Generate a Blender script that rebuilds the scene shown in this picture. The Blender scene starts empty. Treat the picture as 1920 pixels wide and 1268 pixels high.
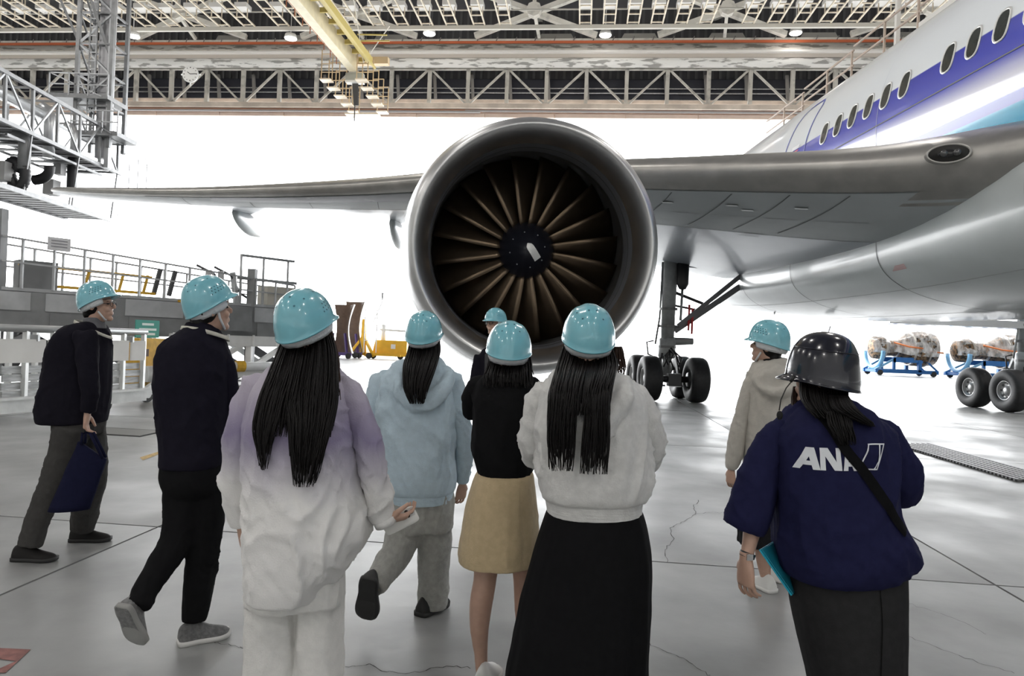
import bpy, bmesh, math, random
from mathutils import Vector, Matrix, noise
from mathutils.bvhtree import BVHTree
random.seed(7)
V = Vector
SC = bpy.context.scene
COL = SC.collection

# ------------------------------------------------------------------ camera
F = 1300.0                      # focal length in px of the 1920 px wide frame
ROLL, PITCH, CAMZ = 0.0393, math.atan(6 / F), 1.52
c_, s_ = math.cos(PITCH), math.sin(PITCH)
FWD, UP0, RT0 = V((0, c_, s_)), V((0, -s_, c_)), V((1, 0, 0))
RT = RT0 * math.cos(ROLL) + UP0 * math.sin(ROLL)
UPV = UP0 * math.cos(ROLL) - RT0 * math.sin(ROLL)
CAM = V((0, 0, CAMZ))
cam = bpy.data.cameras.new('camera'); camo = bpy.data.objects.new('camera', cam); COL.objects.link(camo)
cam.sensor_width = 36; cam.lens = 36 * F / 1920; cam.clip_end = 900; cam.clip_start = 0.05
camo.matrix_world = Matrix(((RT.x, UPV.x, -FWD.x, 0), (RT.y, UPV.y, -FWD.y, 0), (RT.z, UPV.z, -FWD.z, CAMZ), (0, 0, 0, 1)))
SC.camera = camo

# ------------------------------------------------------------------ world and exposure
w = bpy.data.worlds.new('sky'); SC.world = w; w.use_nodes = True
bg = w.node_tree.nodes['Background']; bg.inputs[0].default_value = (0.97, 0.985, 1, 1); bg.inputs[1].default_value = 9.0
SC.view_settings.view_transform = 'Standard'; SC.view_settings.look = 'None'
SC.view_settings.gamma = 1; SC.view_settings.exposure = 0.0; SC.view_settings.use_curve_mapping = False
LAMP_W = 1900.0


def at(px, py, Y):
    """world point seen at photo pixel (px,py) whose distance along world Y is Y"""
    d = FWD + RT * ((px - 960) / F) + UPV * ((634 - py) / F)
    return CAM + d * (Y / d.y)


def gp(px, Y, z=0.0):
    a, b = at(px, 600, Y), at(px, 1000, Y)
    t = (z - a.z) / (b.z - a.z)
    return a.lerp(b, t)


BETA = math.radians(5.7)
BL, BD = V((math.cos(BETA), -math.sin(BETA), 0)), V((math.sin(BETA), math.cos(BETA), 0))


def B(u, v, z):
    return BL * u + BD * v + V((0, 0, z))


# ------------------------------------------------------------------ materials
MATS = {}


def mat(name, col, rough=.5, metal=0, noise_amt=0, noise_scale=8, bump=0, bump_scale=60, col2=None, coat=0, spec=.5,
        emit=None, alpha=1, trans=0, stretch=None, ramp=(.4, .65), sheen=0, ior=None):
    if name in MATS: return MATS[name]
    m = bpy.data.materials.new(name); m.use_nodes = True; MATS[name] = m
    nt = m.node_tree; p = nt.nodes['Principled BSDF']
    p.inputs['Base Color'].default_value = (*col, 1); p.inputs['Roughness'].default_value = rough
    p.inputs['Metallic'].default_value = metal; p.inputs['Coat Weight'].default_value = coat
    p.inputs['Coat Roughness'].default_value = .08
    p.inputs['Specular IOR Level'].default_value = spec; p.inputs['Alpha'].default_value = alpha
    p.inputs['Transmission Weight'].default_value = trans
    p.inputs['Sheen Weight'].default_value = sheen
    if ior: p.inputs['IOR'].default_value = ior
    if emit:
        p.inputs['Emission Color'].default_value = (*emit[0], 1); p.inputs['Emission Strength'].default_value = emit[1]
    tc = nt.nodes.new('ShaderNodeTexCoord'); src = tc.outputs['Object']
    if stretch:
        mp = nt.nodes.new('ShaderNodeMapping'); mp.inputs['Scale'].default_value = stretch
        nt.links.new(src, mp.inputs[0]); src = mp.outputs[0]
    if noise_amt or col2:
        n = nt.nodes.new('ShaderNodeTexNoise'); n.inputs['Scale'].default_value = noise_scale; n.inputs['Detail'].default_value = 7
        nt.links.new(src, n.inputs['Vector'])
        r = nt.nodes.new('ShaderNodeValToRGB'); nt.links.new(n.outputs[0], r.inputs[0])
        c2 = col2 or tuple(x * (1 - noise_amt) for x in col)
        r.color_ramp.elements[0].position = ramp[0]; r.color_ramp.elements[1].position = ramp[1]
        r.color_ramp.elements[0].color = (*c2, 1); r.color_ramp.elements[1].color = (*col, 1)
        nt.links.new(r.outputs[0], p.inputs['Base Color'])
    if bump:
        n2 = nt.nodes.new('ShaderNodeTexNoise'); n2.inputs['Scale'].default_value = bump_scale; n2.inputs['Detail'].default_value = 4
        nt.links.new(src, n2.inputs['Vector'])
        b = nt.nodes.new('ShaderNodeBump'); b.inputs['Strength'].default_value = bump; b.inputs['Distance'].default_value = .01
        nt.links.new(n2.outputs[0], b.inputs['Height']); nt.links.new(b.outputs[0], p.inputs['Normal'])
    return m


# ------------------------------------------------------------------ object helpers
def tag(o, label=None, cat=None, group=None, kind=None):
    if label: o['label'] = label
    if cat: o['category'] = cat
    if group: o['group'] = group
    if kind: o['kind'] = kind
    return o


def empty(name, loc, label, cat, group=None):
    o = bpy.data.objects.new(name, None); COL.objects.link(o); o.location = loc; o.empty_display_size = .1
    BASE[o.name] = V(loc)
    return tag(o, label, cat, group)


BASE = {}


def link(name, me, m, parent=None, smooth=False):
    """me is in world coordinates; shift it to its parent's base point"""
    o = bpy.data.objects.new(name, me); COL.objects.link(o)
    if m is not None and not me.materials: me.materials.append(m)
    base = V((0, 0, 0))
    if parent is not None:
        o.parent = parent; base = BASE[parent.name]
        me.transform(Matrix.Translation(-base))
    BASE[o.name] = base
    if smooth:
        me.polygons.foreach_set('use_smooth', [True] * len(me.polygons))
    me.update()
    return o


def rebase(o, p):
    """put a top-level mesh's origin at p"""
    p = V(p); o.data.transform(Matrix.Translation(-p)); o.location = p
    BASE[o.name] = p
    return o


class MB:
    def __init__(s): s.v = []; s.f = []

    def add(s, vs, fs):
        k = len(s.v); s.v += [V(x) for x in vs]; s.f += [tuple(i + k for i in f) for f in fs]; return s

    def box(s, c, size, ax=None):
        c = V(c); X, Y, Z = ax or (V((1, 0, 0)), V((0, 1, 0)), V((0, 0, 1)))
        a, b, d = [x / 2 for x in size]
        vs = [c + X * (a * i) + Y * (b * j) + Z * (d * k) for k in (-1, 1) for j in (-1, 1) for i in (-1, 1)]
        return s.add(vs, [(0, 2, 3, 1), (4, 5, 7, 6), (0, 1, 5, 4), (2, 6, 7, 3), (0, 4, 6, 2), (1, 3, 7, 5)])

    def beam(s, p0, p1, w, h=None, up=(0, 0, 1)):
        p0, p1 = V(p0), V(p1); d = p1 - p0; L = d.length; d.normalize(); up = V(up)
        if abs(d.dot(up)) > .98: up = V((0, 1, 0)) if abs(d.y) < .9 else V((1, 0, 0))
        x = d.cross(up).normalized(); z = x.cross(d).normalized()
        return s.box((p0 + p1) / 2, (w, L, h or w), (x, d, z))

    def tube(s, pts, rad, n=10, cap=True, flat=None):
        pts = [V(p) for p in pts]
        if not hasattr(rad, '__len__'): rad = [rad] * len(pts)
        rings = []; x = None
        for i, p in enumerate(pts):
            d = (pts[min(i + 1, len(pts) - 1)] - pts[max(i - 1, 0)])
            d = d.normalized() if d.length > 1e-9 else V((0, 0, 1))
            if x is None:
                x = d.cross(V((0, 1, 0)))
                if x.length < .1: x = d.cross(V((1, 0, 0)))
            x = (x - d * x.dot(d)).normalized(); y = d.cross(x)
            rings.append([p + (x * math.cos(a) + y * math.sin(a)) * rad[i] for a in (2 * math.pi * k / n for k in range(n))])
        return s.loft(rings, cap)

    def loft(s, rings, cap=True, closed=True):
        n = len(rings[0]); vs = [p for r in rings for p in r]; fs = []
        for i in range(len(rings) - 1):
            for k in range(n if closed else n - 1):
                fs.append((i * n + k, i * n + (k + 1) % n, (i + 1) * n + (k + 1) % n, (i + 1) * n + k))
        if cap:
            fs.append(tuple(range(n - 1, -1, -1))); b = (len(rings) - 1) * n; fs.append(tuple(range(b, b + n)))
        return s.add(vs, fs)

    def ell(s, c, ax, n=16, m=10):
        """ellipsoid with three half-axis vectors"""
        c = V(c); A, Bv, Cv = [V(a) for a in ax]; rings = []
        for i in range(1, m):
            t = math.pi * i / m
            rings.append([c + Cv * math.cos(t) + (A * math.cos(q) + Bv * math.sin(q)) * math.sin(t) for q in (2 * math.pi * k / n for k in range(n))])
        k0 = len(s.v); s.loft(rings, False)
        k1 = len(s.v); s.v += [c + Cv, c - Cv]
        for k in range(n):
            s.f.append((k1, k0 + (k + 1) % n, k0 + k)); b = k0 + (m - 2) * n
            s.f.append((k1 + 1, b + k, b + (k + 1) % n))
        return s

    def mesh(s, name='m', fix=True):
        me = bpy.data.meshes.new(name); me.from_pydata([tuple(x) for x in s.v], [], s.f)
        if fix:
            bm = bmesh.new(); bm.from_mesh(me); bmesh.ops.recalc_face_normals(bm, faces=bm.faces); bm.to_mesh(me); bm.free()
        me.update(); return me

    def build(s, name, m, parent=None, smooth=False, fix=True):
        return link(name, s.mesh(name, fix), m, parent, smooth)


def bar(name, p0, p1, w, m, parent, h=None, up=(0, 0, 1)):
    return MB().beam(p0, p1, w, h, up).build(name, m, parent, fix=False)


def rod(name, pts, r, m, parent, n=8):
    return MB().tube(pts, r, n).build(name, m, parent, True)


def catmull(pts, n):
    """resample list of equal-length tuples"""
    if len(pts) < 3: n = max(n, 2)
    out = []; N = len(pts) - 1
    for q in range(n):
        t = q / (n - 1) * N; i = min(int(t), N - 1); u = t - i
        p0, p1, p2, p3 = pts[max(i - 1, 0)], pts[i], pts[i + 1], pts[min(i + 2, N)]
        out.append(tuple(.5 * (2 * b + (c - a) * u + (2 * a - 5 * b + 4 * c - d) * u * u + (3 * b - a - 3 * c + d) * u ** 3)
                         for a, b, c, d in zip(p0, p1, p2, p3)))
    return out


def bake(me, mods):
    """apply modifiers given as (type, {props}) and return the new mesh"""
    o = bpy.data.objects.new('tmp', me); COL.objects.link(o)
    for t, kw in mods:
        md = o.modifiers.new(t, t)
        for k, v in kw.items(): setattr(md, k, v)
    dg = bpy.context.evaluated_depsgraph_get()
    r = bpy.data.meshes.new_from_object(o.evaluated_get(dg))
    bpy.data.objects.remove(o); bpy.data.meshes.remove(me)
    return r


def blob(mb, voxel, smooth=4, wr=0, wf=9, seed=0, aniso=(1, 1, .45)):
    me = bake(mb.mesh(), [('REMESH', dict(mode='VOXEL', voxel_size=voxel, use_smooth_shade=True)),
                          ('SMOOTH', dict(factor=.5, iterations=smooth))])
    if wr:
        off = V((seed * 7.3, seed * 3.1, seed * 1.7)); A = V(aniso)
        me.update(); zs = min(v.co.z for v in me.vertices)
        co = [v.co.copy() for v in me.vertices]; no = [v.normal.copy() for v in me.vertices]
        for v, c, n in zip(me.vertices, co, no):
            q = V((c.x * A.x, c.y * A.y, c.z * A.z)) * wf + off
            q = q + noise.noise_vector(q * .6) * .9
            k = max(0, 1 - abs(noise.noise(q)) * 2.6) ** 1.6
            k2 = noise.noise(q * .45 + off); k3 = max(0, 1 - abs(noise.noise(q * 2.1 + off)) * 2.4) ** 2
            d2 = V(((c.x + c.z) * 13, c.y * 9, (c.x - c.z) * 3.6)) + off; d2 = d2 + noise.noise_vector(d2 * .35) * 1.2
            k4 = max(0, 1 - abs(noise.noise(d2)) * 3) ** 2 * max(0, noise.noise(c * 3.1 + off) + .25)
            v.co = c + n * (wr * (k * 1.1 - .4) * (.55 + .9 * k2) + wr * .9 * k2 + wr * .28 * k3 + wr * .9 * k4) * (.12 + .88 * min(1, (c.z - zs) / .09))
    return me


def join(meshes):
    bm = bmesh.new()
    for m in meshes:
        bm.from_mesh(m)
    r = bpy.data.meshes.new('joined'); bm.to_mesh(r); bm.free()
    for m in meshes: bpy.data.meshes.remove(m)
    return r


def project(mb, target, direction, off=.003, back=1.0):
    """push the vertices of mb onto a mesh (world coordinates) along direction"""
    bvh = BVHTree.FromPolygons([v.co for v in target.vertices], [tuple(p.vertices) for p in target.polygons])
    d = V(direction).normalized()
    for i, p in enumerate(mb.v):
        h = bvh.ray_cast(p - d * back, d)
        if h[0] is not None: mb.v[i] = h[0] - d * off
    return mb


# common materials
CONC = mat('concrete', (.355, .362, .358), .38, noise_amt=.3, noise_scale=1.3, bump=.12, bump_scale=9, col2=(.205, .208, .205), ramp=(.28, .68))
nt_ = CONC.node_tree; rn = nt_.nodes.new('ShaderNodeTexNoise'); rn.inputs['Scale'].default_value = .8; rn.inputs['Detail'].default_value = 8
nt_.links.new(nt_.nodes['Texture Coordinate'].outputs['Object'], rn.inputs['Vector']); rm_ = nt_.nodes.new('ShaderNodeMapRange')
rm_.inputs[1].default_value = .3; rm_.inputs[2].default_value = .7; rm_.inputs[3].default_value = .27; rm_.inputs[4].default_value = .52
nt_.links.new(rn.outputs[0], rm_.inputs[0]); nt_.links.new(rm_.outputs[0], nt_.nodes['Principled BSDF'].inputs['Roughness'])
STEEL = mat('galvanised_steel', (.52, .53, .53), .38, .75, noise_amt=.25, noise_scale=6)
ROOFW = mat('roof_paint', (.86, .83, .76), .55, noise_amt=.3, noise_scale=1.3, ramp=(.3, .5))
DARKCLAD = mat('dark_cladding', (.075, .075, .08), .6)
# ================================================================== the hangar
def slab_floor():
    base = MB().box(B(0, 12, -.06), (124, 96, .06), (BL, BD, V((0, 0, 1)))).build('floor', mat('joint_dirt', (.035, .033, .03), .9))
    tag(base, kind='structure')
    n = 6.0; g = .02
    me = None
    for i in range(-9, 10):
        for j in range(-5, 9):
            c = B(2.85 + (i - .5) * n, 5.0 + (j + .5) * n, 0)
            if me is None:
                me = MB().box((0, 0, -.02), (n - g, n - g, .04), (BL, BD, V((0, 0, 1)))).mesh('slab', False); me.materials.append(CONC)
            o = bpy.data.objects.new('slab', me); COL.objects.link(o); o.parent = base; o.location = c
    for k, (pts, wd) in enumerate([
        ([(1252, 1056), (1250, 1030), (1262, 1010), (1258, 992), (1280, 978), (1302, 966), (1300, 950), (1312, 938)], 4),
        ([(1302, 966), (1340, 962), (1395, 963)], 3),
        ([(648, 1252), (690, 1246), (720, 1258), (770, 1262), (830, 1250), (880, 1252)], 4),
        ([(1215, 1206), (1250, 1222), (1290, 1240), (1330, 1268)], 3),
        ([(400, 1205), (440, 1212), (465, 1222)], 2.5),
        ([(1690, 1190), (1760, 1215), (1830, 1240), (1900, 1262)], 3),
        ([(1700, 1130), (1790, 1160), (1850, 1190)], 2)]):
        mb = MB(); P = []
        pts = catmull([(a, b, 0) for a, b in pts], len(pts) * 5)
        for a, b, _ in pts:
            d = FWD + RT * ((a + random.uniform(-3, 3) - 960) / F) + UPV * ((634 - b - random.uniform(-2, 2)) / F)
            P.append(CAM + d * ((.002 - CAMZ) / d.z))
        for a, b in zip(P, P[1:]):
            s = (b - a).cross(V((0, 0, 1))).normalized() * (wd * random.uniform(.3, .7) * .0011)
            mb.add([a - s, a + s, b + s, b - s], [(0, 1, 2, 3)])
        mb.build('crack', mat('crack_dirt', (.05, .048, .045), .9), base)
    # paint marks
    red = mat('red_floor_paint', (.33, .13, .11), .6, noise_amt=.4, noise_scale=20)
    for pl in ([(-30, 1214), (58, 1218), (30, 1240), (-30, 1232)], [(30, 1240), (58, 1218), (10, 1262), (-20, 1262)]):
        q = []
        for a, b in pl:
            d = FWD + RT * ((a - 960) / F) + UPV * ((634 - b) / F); q.append(CAM + d * ((.003 - CAMZ) / d.z))
        MB().add(q, [(0, 1, 2, 3)]).build('paint_mark', red, base)
    q = []
    for a, b in [(262, 858), (300, 846), (303, 850), (268, 863)]:
        d = FWD + RT * ((a - 960) / F) + UPV * ((634 - b) / F); q.append(CAM + d * ((.003 - CAMZ) / d.z))
    MB().add(q, [(0, 1, 2, 3)]).build('paint_mark', mat('yellow_floor_paint', (.6, .4, .12), .6, noise_amt=.4, noise_scale=25), base)
    # apron outside
    o = MB().box(B(0, 209, -.05), (800, 300, .1), (BL, BD, V((0, 0, 1)))).build('floor_apron', mat('apron_concrete', (.55, .55, .54), .7, noise_amt=.1, noise_scale=.2))
    tag(o, kind='structure')
    # drain grate
    def fl(a, b):
        d = FWD + RT * ((a - 960) / F) + UPV * ((634 - b) / F); return CAM + d * ((.004 - CAMZ) / d.z)
    a, b, c, d = fl(1676, 834), fl(1745, 834), fl(2000, 905), fl(1905, 903)
    g = empty('drain_grate', a.lerp(c, .5), 'dark steel drain grate set in the floor at far right', 'grate')
    MB().add([a, b, c, d], [(0, 1, 2, 3)]).build('drain_pit', mat('pit', (.012, .012, .012), .9), g)
    gm = mat('grate_steel', (.16, .16, .165), .45, .6)
    for k in range(7):
        t = (k + .5) / 7; p, q = a.lerp(b, t), d.lerp(c, t); up = V((0, 0, .012))
        MB().beam(p + up, q + up, .05, .03).build('grate_bar', gm, g)
    for k in range(0, 40):
        t = (k + .5) / 40; p, q = a.lerp(d, t), b.lerp(c, t); up = V((0, 0, .012))
        MB().beam(p + up, q + up, .03, .02).build('grate_crossbar', gm, g)
    # manhole lid
    m = empty('manhole_cover', fl(230, 812), 'flat steel access cover in the floor behind the person in the suit jacket', 'cover')
    p = fl(228, 810)
    MB().box(p, (.9, .55, .012), (BL, BD, V((0, 0, 1)))).build('lid', mat('lid_steel', (.2, .2, .19), .5, .4), m)
    MB().box(p - V((0, 0, .003)), (1.0, .65, .01), (BL, BD, V((0, 0, 1)))).build('rim', mat('pit', (.012, .012, .012), .9), m)


slab_floor()


def shell():
    Z = V((0, 0, 1)); wm = mat('wall_panel', (.62, .62, .6), .7, noise_amt=.1, noise_scale=.3)
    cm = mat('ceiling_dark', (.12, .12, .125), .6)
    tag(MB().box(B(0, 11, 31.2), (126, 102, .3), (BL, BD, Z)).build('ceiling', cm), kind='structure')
    tag(MB().box(B(-62.5, 11, 15.5), (.4, 102, 31), (BL, BD, Z)).build('wall_left', wm), kind='structure')
    tag(MB().box(B(62.5, 11, 15.5), (.4, 102, 31), (BL, BD, Z)).build('wall_right', wm), kind='structure')
    tag(MB().box(B(0, -38, 15.5), (126, .4, 31), (BL, BD, Z)).build('wall_rear', wm), kind='structure')
    # front (door) wall above the opening
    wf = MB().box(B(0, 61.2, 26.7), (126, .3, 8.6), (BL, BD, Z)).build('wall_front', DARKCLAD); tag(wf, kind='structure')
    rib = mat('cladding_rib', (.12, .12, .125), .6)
    me = None
    for k in range(180):
        if me is None:
            me = MB().box((0, 0, 0), (.22, .12, 8.6), (BL, BD, Z)).mesh('rib', False); me.materials.append(rib)
        o = bpy.data.objects.new('cladding_rib', me); COL.objects.link(o); o.parent = wf; o.location = B(-60 + k * .67, 61, 26.7)
    pink = mat('fascia_pink', (.80, .64, .54), .6, noise_amt=.12, noise_scale=.6)
    tan = mat('fascia_tan', (.72, .62, .53), .6, noise_amt=.25, noise_scale=.8)
    greyr = mat('fascia_grey', (.32, .31, .31), .5)
    rust = mat('fascia_rust', (.45, .22, .14), .6)
    head = empty('door_header', B(0, 58, 20.4), 'long beige steel header with rails over the open hangar door', 'header')
    for (v, z0, z1, d, m, nm) in [(57.6, 20.95, 21.35, .5, tan, 'lower_ledge'), (58.4, 20.4, 20.95, .35, pink, 'fascia_lip'),
                                  (57.9, 20.86, 20.93, .4, rust, 'track_strip'), (59.4, 22.0, 22.3, .4, tan, 'inner_ledge'), (59.3, 21.4, 21.6, .3, rust, 'inner_rail')]:
        MB().box(B(0, v, (z0 + z1) / 2), (122, d, z1 - z0), (BL, BD, Z)).build(nm, m, head)
    me = None
    for k in range(21):
        if me is None:
            me = MB().box((0, 0, 0), (5.84, .12, .34), (BL, BD, Z)).mesh('panel', False); me.materials.append(pink)
        o = bpy.data.objects.new('fascia_panel', me); COL.objects.link(o); o.parent = head
        o.location = B(-59 + k * 5.9, 58.1, 20.55) - BASE[head.name]
    for u0, u1, v in [(-61, -9.2, 57.7), (-10.5, 20.5, 57.75), (17, 61, 57.65)]:
        MB().box(B((u0 + u1) / 2, v, 20.72 + (.1 if u0 == -10.5 else 0)), (u1 - u0, .2, .13), (BL, BD, Z)).build('door_track', greyr, head)
    # lattice girder
    gird = empty('lattice_girder', B(0, 58.5, 21.4), 'grey painted lattice girder spanning above the hangar door', 'girder')
    gm = mat('girder_grey', (.56, .54, .49), .6, noise_amt=.4, noise_scale=1.5, ramp=(.3, .5))
    dark = mat('girder_dark_grey', (.26, .25, .24), .6)  # darker grey for rear posts and stripe brackets
    MB().box(B(0, 58.4, 21.5), (122, .3, .3), (BL, BD, Z)).build('bottom_chord', tan, gird)
    MB().box(B(0, 58.4, 24.7), (122, .3, .3), (BL, BD, Z)).build('top_chord', gm, gird)
    sp = 3.35
    for k in range(-18, 18):
        u = -.4 + k * sp
        bar('post', B(u, 58.4, 21.5), B(u, 58.4, 24.7), .32, gm, gird, .3, up=BL)
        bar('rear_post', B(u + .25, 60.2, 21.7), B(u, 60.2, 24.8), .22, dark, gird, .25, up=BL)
        a, b = ((21.6, 24.6) if k % 2 else (24.6, 21.6))
        bar('diagonal', B(u + .1, 58.4, a), B(u + sp - .1, 58.4, b), .16, gm, gird, .16, up=BL)
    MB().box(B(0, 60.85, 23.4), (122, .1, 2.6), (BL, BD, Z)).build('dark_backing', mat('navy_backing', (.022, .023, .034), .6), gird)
    for z in (22.75, 23.35, 23.75):
        rod('pipe', [B(-61, 60.5, z), B(61, 60.5, z)], .06, STEEL, gird)
    # upper box beam with red pipe
    ub = empty('crane_runway_beam', B(0, 57.5, 24.9), 'weathered beige runway beam with orange-red stripe under the roof', 'beam')
    peel = mat('peeling_paint', (.74, .72, .68), .6, col2=(.30, .29, .26), noise_scale=1.5, stretch=(.5, 1, 3), ramp=(.44, .50))
    peel2 = mat('peeling_paint_light', (.86, .85, .82), .5, col2=(.36, .35, .33), noise_scale=1.4, stretch=(.5, 1, 3), ramp=(.43, .48))
    cream = mat('cream_paint', (.93, .90, .86), .5)
    for v, z0, z1, d, m, nm in [(57.4, 26.35, 26.62, .7, ROOFW, 'top_flange'), (57.7, 25.65, 26.4, .3, peel, 'upper_web'),
                                (57.45, 25.72, 25.85, .6, ROOFW, 'mid_flange'), (56.9, 25.35, 25.5, .5, cream, 'rail_flange'),
                                (57.2, 25.05, 25.36, .3, mat('beam_beige', (.52, .47, .42), .6), 'lower_web')]:
        MB().box(B(0, v, (z0 + z1) / 2), (122, d, z1 - z0), (BL, BD, Z)).build(nm, m, ub)
    MB().tube([B(-61, 57.5, 24.82), B(61, 57.5, 24.82)], .42, 16).build('duct', peel2, ub, True)
    MB().box(B(0, 57.0, 26.3), (122, .1, .2), (BL, BD, Z)).build('red_stripe', mat('red_stripe', (.68, .17, .07), .5), ub)
    for k in range(-38, 38):
        bar('stripe_bracket', B(k * 1.6, 57.0, 26.35), B(k * 1.6 + .15, 56.9, 26.7), .06, dark, ub)
    # wall clock
    c = at(357, 139, 57.2); ck = empty('wall_clock', c, 'round white wall clock hung on the lattice girder', 'clock')
    white = mat('clock_white', (.85, .86, .85), .4); blk = mat('clock_black', (.03, .03, .03), .5)
    MB().tube([c + BD * .12, c - BD * .02], [.66, .7], 32).build('case', white, ck)
    MB().tube([c - BD * .02, c - BD * .03], [.63, .63], 32).build('dial', mat('clock_dial', (.9, .9, .88), .4), ck)
    for k in range(12):
        a = k * math.pi / 6; r = BL * math.sin(a) + Z * math.cos(a)
        bar('hour_mark', c - BD * .04 + r * .5, c - BD * .04 + r * (.58), .09 if k % 3 == 0 else .05, blk, ck, .01, up=BD)
    for a, l in ((math.radians(305), .3), (math.radians(88), .48)):
        r = BL * math.sin(a) + Z * math.cos(a)
        bar('clock_hand', c - BD * .05, c - BD * .05 + r * l, .05, blk, ck, .01, up=BD)
    MB().box(c - Z * .8 + BD * .05, (.1, .06, .3), (BL, BD, Z)).build('hanger_tab', white, ck)
    MB().box(c + BD * .1, (1.7, .1, .1), (BL, BD, Z)).build('bracket', white, ck)


shell()


ORD = 'first second third fourth fifth sixth seventh eighth ninth tenth eleventh twelfth thirteenth fourteenth fifteenth sixteenth seventeenth eighteenth nineteenth twentieth twenty-first twenty-second twenty-third twenty-fourth twenty-fifth twenty-sixth twenty-seventh twenty-eighth twenty-ninth thirtieth thirty-first thirty-second thirty-third thirty-fourth thirty-fifth thirty-sixth thirty-seventh'.split()


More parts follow.
